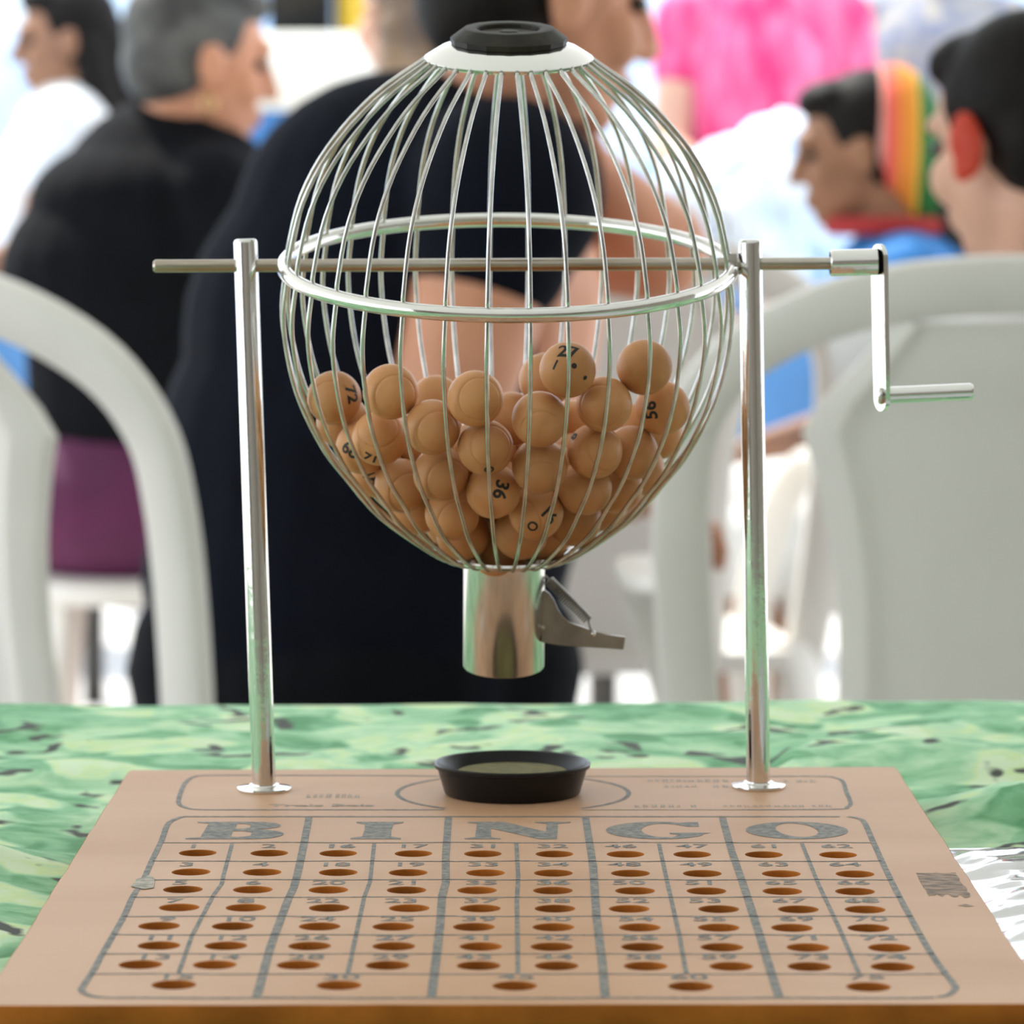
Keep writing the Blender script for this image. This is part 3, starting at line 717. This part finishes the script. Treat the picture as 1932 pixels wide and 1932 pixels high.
CHAIR = chair_parts()
def chair(x, y, rz, label, sc=1.0, arms=True):
    e = empty('plastic_chair', (x, y, 0), label, 'chair', 'white plastic armchairs behind the table')
    e.rotation_euler = (0, 0, rz); e.scale = (sc, sc, sc)
    for nme, me in CHAIR:
        if nme == 'armrest' and not arms: continue
        o = bpy.data.objects.new(nme, me); COL.objects.link(o); o.parent = e
    return e
chair((1905 - 966) / F_PX * 3.12, 3.36, 0, 'white plastic armchair with a broad back panel at the right')
chair(-.345, 3.36, math.radians(-42), 'white armless plastic chair cut off by the left picture edge', 1.0, arms=False)
chair((1130 - 966) / F_PX * 4.5, 4.72, math.radians(6), 'white plastic armchair between the black-clad person and the right chair')
chair(.64, 5.42, math.radians(100), 'white plastic armchair under the child in blue')
def stool(x, y, label):
    e = empty('plastic_stool', (x, y, 0), label, 'stool', 'white plastic stools')
    bm = bmesh.new(); b_lathe(bm, [(0, .418), (.14, .418), (.165, .40), (.17, .405), (.165, .428), (.15, .437), (.05, .434), (0, .434)], Matrix.Translation((x, y, 0)), 40); link('seat', mesh(bm, autosmooth=SHARP), WHITEPL, e)
    for k in range(4):
        a = PI / 4 + k * PI / 2; bm = bmesh.new(); d_ = Vector((math.cos(a), math.sin(a), 0))
        b_band(bm, [Vector((x, y, .42)) + d_ * .135, Vector((x, y, .2)) + d_ * .165, Vector((x, y, 0)) + d_ * .20], lambda i: d_, lambda t: .055 - .02 * t, .02); link('leg', mesh(bm, autosmooth=SHARP), WHITEPL, e)

# ------------------------------------------------------------------ people
EYE = mat('dark_eye', (.03, .02, .015, 1), .15)
def skin(n, c): return mat(n, c, .5, 0, var=.10, scale=14, spec=.35)
def person(label, hip, phi, lean=0., s=1., girth=1., sit=True, head=(None, 0), hair=None, hairc=None, sk=None, top=None, sleeve=1.0, bottom=None, skirt=False, arms=None, extras=None, knee_drop=0., calf_back=0., arm_r=1., headpos=None, torso_r=None, sh_w=1.0, bot_r=None, leg_phi=None):
    """one body mesh in skin colour; garments, hair and eyes are its parts. phi: facing angle in the ground plane"""
    hip = Vector(hip); fwd = Vector((math.cos(phi), math.sin(phi), 0)); lat = Vector((math.sin(phi), -math.cos(phi), 0)); up = Vector((0, 0, 1))
    sp = (up * math.cos(lean) + fwd * math.sin(lean)).normalized()
    chest = hip + sp * .34 * s; shc = hip + sp * .46 * s; neck = hip + sp * .53 * s
    hc = headpos if headpos else neck + (sp * .4 + up * .6) * .135 * s + fwd * .03 * s
    hc = Vector(hc)
    hdir = Vector(head[0]).normalized() if head[0] else fwd
    hup = (up + hdir * head[1]).normalized() if head[1] else up
    hr = hdir.cross(hup).normalized(); hup = hr.cross(hdir).normalized()
    HR = Matrix((hr, hdir, hup)).transposed(); hs = s if s > .85 else .5 * s + .46
    HP = lambda x, y, z: hc + HR @ (Vector((x, y, z)) * hs)
    J = {}; lp = phi if leg_phi is None else leg_phi; lf = Vector((math.cos(lp), math.sin(lp), 0)); ll = Vector((math.sin(lp), -math.cos(lp), 0))
    arms = arms or {}
    for sg, nm in ((-1, 'L'), (1, 'R')):
        sh = shc + lat * sg * .165 * s * sh_w - sp * .02 * s
        el, wr = arms.get(nm, (None, None))
        if el is None: el = sh - up * .27 * s + fwd * .06 * s + lat * sg * .04 * s
        if wr is None: wr = el + fwd * .22 * s - up * .06 * s - lat * sg * .06 * s
        J[nm] = (sh, Vector(el), Vector(wr))
        h = hip + ll * sg * .09 * s
        if sit:
            kn = h + lf * .41 * s - up * (.03 + knee_drop); an = Vector((kn.x, kn.y, .085)) - lf * (.02 + calf_back)
        else:
            kn = Vector((h.x, h.y, hip.z * .52)) + fwd * .02; an = Vector((h.x, h.y, .085)) - fwd * .02
        J['leg' + nm] = (h, kn, an)
    loc = Vector((hip.x, hip.y, 0)); root = empty('person', loc, label, 'person')
    bm = bmesh.new()
    E = lambda x, y, z, a, b, c: b_ell(bm, HP(x, y, z), (a * hs, b * hs, c * hs), HR)
    E(0, -.012, .032, .074, .094, .086); E(0, .022, -.038, .058, .064, .074); E(0, .062, -.094, .024, .022, .020); E(0, .078, .034, .046, .018, .014)
    E(.036, .058, -.028, .026, .026, .03); E(-.036, .058, -.028, .026, .026, .03); E(0, .086, -.060, .024, .012, .006); E(0, .084, -.073, .020, .012, .006)
    b_cap(bm, HP(0, .086, .020), .009 * hs, HP(0, .106, -.026), .013 * hs); E(.011, .096, -.03, .009, .010, .008); E(-.011, .096, -.03, .009, .010, .008)
    E(.076, -.006, -.008, .010, .020, .032); E(-.076, -.006, -.008, .010, .020, .032); E(.080, -.010, .008, .010, .016, .016); E(-.080, -.010, .008, .010, .016, .016)
    b_cap(bm, HP(0, -.028, -.07), .052 * s, neck - sp * .05 * s, .060 * s)
    b_cap(bm, hip, .125 * s * girth, chest, .12 * s * girth); b_cap(bm, chest, .12 * s * girth, shc - sp * .03, .085 * s)
    for nm in 'LR':
        sh, el, wr = J[nm]
        b_cap(bm, shc - sp * .02 * s, .075 * s, sh, .058 * s * arm_r); b_cap(bm, sh, .054 * s * arm_r, el, .042 * s * arm_r); b_cap(bm, el, .042 * s * arm_r, wr, .027 * s)
        d = (wr - el).normalized(); sd = d.cross(up); sd = sd.normalized() if sd.length > .1 else lat; nn = sd.cross(d)
        if nm == 'L': sd = -sd
        R3 = Matrix((sd, d, nn)).transposed(); pc = wr + d * .05 * s
        b_ell(bm, pc, (.040 * s, .052 * s, .016 * s), R3)
        for k, (off, ln) in enumerate(((-.030, .066), (-.010, .076), (.010, .072), (.029, .056))):
            a = pc + sd * off * s + d * .040 * s; b1 = a + (d * .85 - nn * .25) * ln * .55 * s; c1 = b1 + (d * .6 - nn * .65) * ln * .5 * s
            b_cap(bm, a, .0088 * s, b1, .0082 * s, 10); b_cap(bm, b1, .0082 * s, c1, .0072 * s, 10)
        a = pc - sd * .030 * s - d * .015 * s; b1 = a - sd * .028 * s + d * .025 * s; b_cap(bm, a, .0105 * s, b1, .0095 * s, 10); b_cap(bm, b1, .0095 * s, b1 + (d * .9 - sd * .2 - nn * .3).normalized() * .03 * s, .0085 * s, 10)
        h, kn, an = J['leg' + nm]
        b_cap(bm, h, .085 * s * (girth + 1) / 2, kn, .055 * s); b_cap(bm, kn, .055 * s, an, .036 * s); b_ell(bm, kn.lerp(an, .32) - fwd * .012, (.048 * s, .05 * s, .11 * s))
        b_cap(bm, an - up * .045, .036 * s, an + fwd * .13 * s - up * .055, .028 * s)
    skm = sk
    body = link('body', fuse(bm, .0058), skm, root)
    for sg in (-1, 1):
        bm = bmesh.new(); b_ell(bm, HP(sg * .031, .0755, .008), (.0115 * hs, .011 * hs, .0085 * hs), HR, 12, 8); link('eye', mesh(bm), EYE, root)
    if hair:
        bm = bmesh.new()
        b_ell(bm, HP(0, -.030, .042), (.086 * hs, .098 * hs, .092 * hs), HR); b_ell(bm, HP(0, -.055, -.005), (.078 * hs, .066 * hs, .075 * hs), HR)
        b_ell(bm, HP(0, .030, .092), (.062 * hs, .055 * hs, .034 * hs), HR)
        if hair == 'long':
            b_cap(bm, HP(0, -.07, .0), .072 * hs, HP(0, -.085, -.20), .075 * hs); b_cap(bm, HP(.055, -.05, -.02), .035 * hs, HP(.06, -.06, -.18), .04 * hs); b_cap(bm, HP(-.055, -.05, -.02), .035 * hs, HP(-.06, -.06, -.18), .04 * hs)
        if hair == 'bun': b_ell(bm, HP(0, -.12, .09), (.05 * hs,) * 3, HR)
        link('hair', fuse(bm, .007, 3), hairc, root)
    if top:
        bm = bmesh.new(); g = girth
        tr = torso_r or (.160 * s * g, .158 * s * g, .125 * s)
        b_cap(bm, hip + up * .0, tr[0], chest, tr[1]); b_cap(bm, chest, tr[1], shc - sp * .045 * s, tr[2]); b_cap(bm, shc - sp * .02 * s, .085 * s, neck - sp * .055 * s, .062 * s)
        for nm in 'LR':
            sh, el, wr = J[nm]; b_cap(bm, shc - sp * .02 * s, .088 * s, sh, .072 * s * arm_r)
            if sleeve > 0:
                if sleeve <= .5: b_cap(bm, sh, .072 * s * arm_r, sh.lerp(el, sleeve * 1.1), .060 * s * arm_r)
                else: b_cap(bm, sh, .072 * s * arm_r, el, .056 * s * arm_r); b_cap(bm, el, .055 * s * arm_r, el.lerp(wr, .95 if sleeve >= 1 else .3), .040 * s)
        for p_, r_ in (extras or []): b_ell(bm, p_, r_)
        link('shirt', fuse(bm, .008, 5), top, root)
    if bottom:
        bm = bmesh.new()
        b_ell(bm, hip, bot_r or (.155 * s * girth, .15 * s * girth, .15 * s))
        for nm in 'LR':
            h, kn, an = J['leg' + nm]; b_cap(bm, h, .105 * s * (girth + 1) / 2, kn if not skirt else kn, .075 * s if not skirt else .085 * s)
            if not skirt: b_cap(bm, kn, .072 * s, an + up * .02, .055 * s)
        if skirt: b_cap(bm, hip, .15 * s * girth, (J['legL'][1] + J['legR'][1]) / 2, .14 * s)
        link('skirt' if skirt else 'trousers', fuse(bm, .008, 5), bottom, root)
    return root, HP, HR, hs, J

BLACK = mat('black_knit', (.0045, .005, .007, 1), .9, 0, var=.2, scale=20, spec=.12)
NAVY = mat('navy_cotton', (.004, .0055, .011, 1), .9, 0, var=.2, scale=20, spec=.12)
PURPLE = mat('purple_cotton', (.10, .008, .06, 1), .8, 0, var=.3, scale=10)
DENIM = mat('dark_denim', (.03, .045, .10, 1), .85, 0, var=.3, scale=15)
HAIRGREY = mat('grey_hair', (.045, .045, .045, 1), .55, 0, col2=(.13, .13, .125, 1), scale=18, bump=.4, bscale=90, spec=.2)
HAIRDARK = mat('dark_hair', (.008, .006, .005, 1), .6, 0, var=.4, scale=60, bump=.4, bscale=120, spec=.15)
HAIRBROWN = mat('brown_hair', (.085, .05, .03, 1), .5, 0, col2=(.30, .20, .12, 1), scale=9, bump=.4, bscale=100)
S1 = skin('skin_tan', (.48, .235, .14, 1)); S2 = skin('skin_brown', (.30, .145, .08, 1)); S3 = skin('skin_warm', (.64, .30, .18, 1)); S4 = skin('skin_pale', (.66, .38, .27, 1))
WHITESHIRT = mat('white_cotton', (.74, .74, .73, 1), .85, 0, var=.1, scale=20)
PINK = mat('pink_gathered_cotton', (.72, .035, .17, 1), .8, 0, col2=(.85, .20, .38, 1), scale=26, stretch=(1, 1, .3), bump=.5, bscale=30)
FLORAL = mat('blue_grey_floral', (.17, .20, .30, 1), .85, 0, col2=(.36, .33, .28, 1), scale=26)
BLUE = mat('blue_cotton', (.03, .20, .55, 1), .8, 0, var=.2, scale=20)
PALEBLUE = mat('pale_blue_cotton', (.40, .58, .85, 1), .8, 0, col2=(.78, .86, .95, 1), scale=6)
NAVYTR = mat('charcoal_trousers', (.03, .03, .035, 1), .85, 0, var=.2, scale=20)

# the large black figure behind the cage, seen from the side and turned away
D = 3.85; hp = atY(672, 1262, D)
stool(hp.x, hp.y, 'white plastic stool under the person in black behind the cage')
A1 = {'R': (atY(838, 800, D - .20), atY(1120, 905, D - .12)), 'L': (atY(1235, 470, D + .16), atY(1125, 330, D + .10))}
person('person in a black top sitting behind the cage, bare upper arm, turned to the right', hp, math.radians(14), math.radians(13), 1.12, 1.28, head=((.88, .35, -.18), 0), hair='short', hairc=HAIRDARK, sk=S3, top=NAVY, sleeve=.22, bottom=BLACK, arms=A1, arm_r=1.22, leg_phi=math.radians(96),
       headpos=atY(1030, -5, D), torso_r=(.195, .150, .130), bot_r=(.19, .20, .15), extras=[(atY(668, 1090, D), (.218, .20, .17)), (atY(700, 900, D), (.222, .20, .24)), (atY(715, 640, D), (.20, .19, .2)), (atY(770, 430, D), (.178, .17, .16))])
# the grey-haired person in black at the left
D = 5.5; hp = atY(248, 935, D)
stool(hp.x, hp.y, 'white plastic stool under the grey-haired person')
r, HP, HR, hs, J = person('person with short grey hair in a black top, facing right, at the left', hp, math.radians(28), math.radians(8), 1.0, 1.12, head=((.90, .30, -.16), 0), hair='short', hairc=HAIRGREY, sk=S3, top=BLACK, sleeve=1, bottom=PURPLE, skirt=True, headpos=atY(385, 118, D),
       torso_r=(.150, .200, .165), calf_back=.22, bot_r=(.215, .20, .135), extras=[(atY(265, 520, D), (.205, .18, .16)), (atY(300, 380, D), (.19, .17, .10))])
GOLD = mat('gold_earring', (.75, .55, .25, 1), .2, 1)
bm = bmesh.new(); c = HP(.082, -.004, -.062); b_tube(bm, [c + Vector((.010 * math.cos(t), 0, .010 * math.sin(t))) for t in [2 * PI * k / 20 for k in range(20)]], .0022, 8, closed=True); link('earring', mesh(bm), GOLD, r)
# the dark-haired person at the right edge, in the right-hand chair
D = 3.45; hp = atY(1940, 1420, D)
r, HP, HR, hs, J = person('dark-haired person in white at the right edge, seen from behind, face turned left', hp, math.radians(72), math.radians(4), .86, 1.0, head=((-.64, .74, -.20), 0), hair='short', hairc=HAIRDARK, sk=S4, top=WHITESHIRT, sleeve=.3, bottom=DENIM, headpos=atY(1914, 268, D - .03), sh_w=.95, arms={'L': (hp + Vector((-.10, .30, .20)), None), 'R': (hp + Vector((.25, .2, .2)), None)})
EARM = mat('painted_backlit_ear', (.80, .16, .09, 1), .5, 0, col2=(.72, .07, .035, 1), scale=30, trans=.6)  # red glow of backlight put into the ear's colour, plus translucency
bm = bmesh.new(); b_ell(bm, HP(-.088, -.012, -.006), (.008 * hs, .022 * hs, .036 * hs), HR); b_ell(bm, HP(-.090, -.004, -.030), (.007 * hs, .012 * hs, .014 * hs), HR)
tag(link('ear', fuse(bm, .003, 2), EARM, r), 'reddish ear with light shining through it')
# the child
D = 5.35; hp = atY(1745, 985, D)
r, HP, HR, hs, J = person('child in a blue top with a striped headscarf, facing left', hp, math.radians(178), math.radians(6), .80, 1.0, head=((-.97, .05, -.16), 0), hair='short', hairc=HAIRDARK, sk=S2, top=BLUE, sleeve=.45, bottom=WHITESHIRT, skirt=True, headpos=atY(1615, 288, D), leg_phi=math.radians(196), calf_back=.12, arms={'L': (atY(1585, 570, D - .12), atY(1440, 600, D - .15))})
SCARF = bpy.data.materials.new('striped_scarf'); SCARF.use_nodes = True
nt = SCARF.node_tree; N = nt.nodes; L = nt.links; P = N['Principled BSDF']; P.inputs['Roughness'].default_value = .8
tc = N.new('ShaderNodeTexCoord'); sp_ = N.new('ShaderNodeSeparateXYZ'); L.new(tc.outputs['Generated'], sp_.inputs[0])
rp = N.new('ShaderNodeValToRGB'); rp.color_ramp.interpolation = 'CONSTANT'; L.new(sp_.outputs['X'], rp.inputs[0]); L.new(rp.outputs[0], P.inputs['Base Color'])
el = rp.color_ramp.elements; el[0].position = 0; el[0].color = (.62, .30, .26, 1); el[1].position = .64; el[1].color = (.02, .02, .02, 1)
for ps, c in ((.20, (.70, .10, .07, 1)), (.30, (.75, .24, .03, 1)), (.44, (.70, .45, .03, 1)), (.48, (.015, .13, .025, 1))): e = el.new(ps); e.color = c
bm = bmesh.new(); b_ell(bm, HP(0, -.075, .020), (.098 * hs, .072 * hs, .115 * hs), HR); b_cap(bm, HP(0, -.085, -.02), .07 * hs, HP(0, -.13, -.15), .05 * hs); link('headscarf', fuse(bm, .008, 3), SCARF, r)
bm = bmesh.new(); c = HP(0, -.03, -.125); b_tube(bm, [c + Vector((.075 * math.cos(t), .075 * math.sin(t), 0)) for t in [2 * PI * k / 24 for k in range(24)]], .014, 10, closed=True); link('collar', mesh(bm), mat('red_cotton', (.35, .02, .02, 1), .8), r)
# people further off
D = 8.0; c = atY(1440, 150, D)
person('person in a bright pink blouse standing in the sun', (c.x, c.y, .90), math.radians(-88), 0, .98, 1.12, sit=False, hair='long', hairc=HAIRDARK, sk=S4, top=PINK, sleeve=.35, bottom=DENIM, torso_r=(.16, .165, .14))
D = 9.0; c = atY(1765, 150, D)
person('person in a blue-grey floral dress standing far behind the child', (c.x, c.y, .92), math.radians(-95), 0, 1.0, 1.2, sit=False, hair='short', hairc=HAIRDARK, sk=S3, top=FLORAL, sleeve=.5, bottom=FLORAL, skirt=True)
D = 8.2; c = atY(140, 500, D)
person('person with long black hair in profile far off at the upper left', (c.x, c.y, .68), math.radians(180), 0, 1.0, 1.0, sit=True, head=((-.95, -.2, -.1), 0), hair='long', hairc=HAIRDARK, sk=S2, top=WHITESHIRT, sleeve=.4, bottom=BLUE, headpos=atY(118, 78, D))
stool(c.x + .02, c.y, 'white plastic stool under the far long-haired person')
D = 6.4; c = atY(770, 700, D)
stool(c.x, c.y, 'white plastic stool under the brown-haired person')
person('person with long brown hair seated behind the black figure', (c.x, c.y, .56), math.radians(125), 0, 1.05, 1.0, sit=True, hair='long', hairc=HAIRBROWN, sk=S4, top=mat('beige_cotton', (.62, .50, .36, 1), .85), sleeve=.4, bottom=DENIM, headpos=atY(775, 30, D), sh_w=1.1)

# ------------------------------------------------------------------ tables and things further off
BLUECLOTH = mat('light_blue_tablecloth', (.12, .33, .72, 1), .7, 0, var=.2, scale=5)
def far_table(x, y, wx, wy, z, label, m):
    e = empty('cloth_table', (x, y, 0), label, 'table')
    bm = bmesh.new(); b_box(bm, (x - wx / 2, y - wy / 2, z - .03), (x + wx / 2, y + wy / 2, z)); link('table_top', mesh(bm), mat('pale_laminate', (.6, .6, .58, 1), .5), e, smooth=False)
    bm = bmesh.new(); rows = []; n = 20
    per = []
    for k in range(4 * n):
        q, t = divmod(k, n); t = t / n
        cs = [(-1, -1), (1, -1), (1, 1), (-1, 1)]; a, b = cs[q], cs[(q + 1) % 4]
        per.append((a[0] + (b[0] - a[0]) * t, a[1] + (b[1] - a[1]) * t))
    for h, g in ((.003, .0), (.003, 1.0), (-.02, 1.02), (-.14, 1.03), (-.28, 1.035)):
        row = []
        for k, (u, v) in enumerate(per):
            wv = .018 * math.sin(k * 1.3) * (1 if h < -.05 else 0)
            row.append(bm.verts.new((x + u * (wx / 2 * g + (wv + .004 if g >= 1 else 0)), y + v * (wy / 2 * g + (wv + .004 if g >= 1 else 0)), z + h)))
        rows.append(row)
    for A, Bq in zip(rows, rows[1:]):
        for k in range(len(A)): bm.faces.new((A[k], A[(k + 1) % len(A)], Bq[(k + 1) % len(A)], Bq[k]))
    bmesh.ops.remove_doubles(bm, verts=bm.verts, dist=1e-5); link('cloth', mesh(bm), m, e)
    for sx in (-1, 1):
        for sy in (-1, 1):
            bm = bmesh.new(); b_tube(bm, [(x + sx * (wx / 2 - .06), y + sy * (wy / 2 - .06), 0), (x + sx * (wx / 2 - .06), y + sy * (wy / 2 - .06), z - .03)], .02, 10); link('leg', mesh(bm, autosmooth=SHARP), mat('dark_metal', (.05, .045, .04, 1), .5), e)
    return e
c = atY(1440, 560, 6.9); far_table(c.x + .1, 6.9, .9, .7, .74, 'table under a light blue cloth with pale bags on it', BLUECLOTH)
def bag(c, r, seed, label, m):
    bm = bmesh.new(); bmesh.ops.create_icosphere(bm, subdivisions=5, radius=1)
    for v in bm.verts:
        d = v.co.normalized(); q = d * 2.2 + Vector((seed, 0, 0))
        k = 1 + .22 * noise.noise(q) + .10 * (1 - abs(noise.noise(q * 2.5)) * 2)
        v.co = Vector(c) + Vector((d.x * r[0] * k, d.y * r[1] * k, max(d.z * k, -.85) * r[2]))
    tag(link('plastic_bag', mesh(bm), m, origin=(c[0], c[1], c[2] - .85 * r[2])), label, 'bag', 'pale bags on the blue table')
BAGM = mat('pale_blue_bag', (.58, .74, .95, 1), .5, 0, col2=(.88, .93, .98, 1), scale=9)
c = atY(1385, 450, 6.7); bag((c.x, 6.72, .745 + .85 * .17), (.15, .13, .17), 1.3, 'larger pale blue plastic bag on the blue table', BAGM)
c = atY(1500, 400, 6.9); bag((c.x - .02, 7.0, .745 + .85 * .19), (.12, .12, .19), 5.1, 'taller pale bag beside the child on the blue table', BAGM)
c = atY(0, 300, 7.4); far_table(c.x - .35, 6.9, 1.2, .8, .80, 'blue cloth table at the far left', BLUECLOTH)
c = atY(45, 110, 9.3); 
cabinet = empty('serving_counter', (atY(600, 100, 10.5).x, 10.6, 0), 'cream serving counter far behind at the upper left', 'counter')
CREAM = mat('cream_panel', (.80, .78, .70, 1), .6, 0, var=.06, scale=4)
cx = cabinet.location.x
bm = bmesh.new(); b_box(bm, (cx - .22, 10.4, 0), (cx + .55, 10.9, 1.19)); link('body', mesh(bm), mat('blue_panel', (.03, .14, .36, 1), .6), cabinet, smooth=False)
bm = bmesh.new(); b_box(bm, (cx - .24, 10.37, 1.19), (cx + .57, 10.92, 1.40)); bmesh.ops.bevel(bm, geom=bm.edges[:], offset=.02, segments=3, affect='EDGES'); link('front_board', mesh(bm, autosmooth=SHARP), CREAM, cabinet)
lo = atY(512, 52, 10.6); e = empty('loudspeaker', (lo.x + .08, 10.6, 1.40), 'black loudspeaker box on the cream counter', 'loudspeaker')
bm = bmesh.new(); b_box(bm, (lo.x, 10.5, 1.40), (lo.x + .165, 10.75, 1.72)); bmesh.ops.bevel(bm, geom=bm.edges[:], offset=.01, segments=2, affect='EDGES'); link('cabinet', mesh(bm, autosmooth=SHARP), BLACKPL, e)
bm = bmesh.new(); b_lathe(bm, [(0, .012), (.05, .02), (.06, .005), (.065, .0), (.06, -.004), (0, -.004)], Matrix.Translation((lo.x + .082, 10.497, 1.52)) @ Matrix.Rotation(PI / 2, 4, 'X'), 32); link('cone', mesh(bm), RUBBER, e)
yl = atY(640, 30, 10.6); bm = bmesh.new(); b_lathe(bm, [(0, 1.40), (.06, 1.40), (.065, 1.42), (.065, 1.56), (.05, 1.61), (.022, 1.64), (.022, 1.67), (0, 1.672)], Matrix.Translation((yl.x + .05, 10.6, 0)), 32)
tag(link('jug', mesh(bm, autosmooth=SHARP), mat('yellow_plastic', (.65, .42, .03, 1), .4), origin=(yl.x + .05, 10.6, 1.40)), 'yellow plastic jug on the cream counter', 'jug')
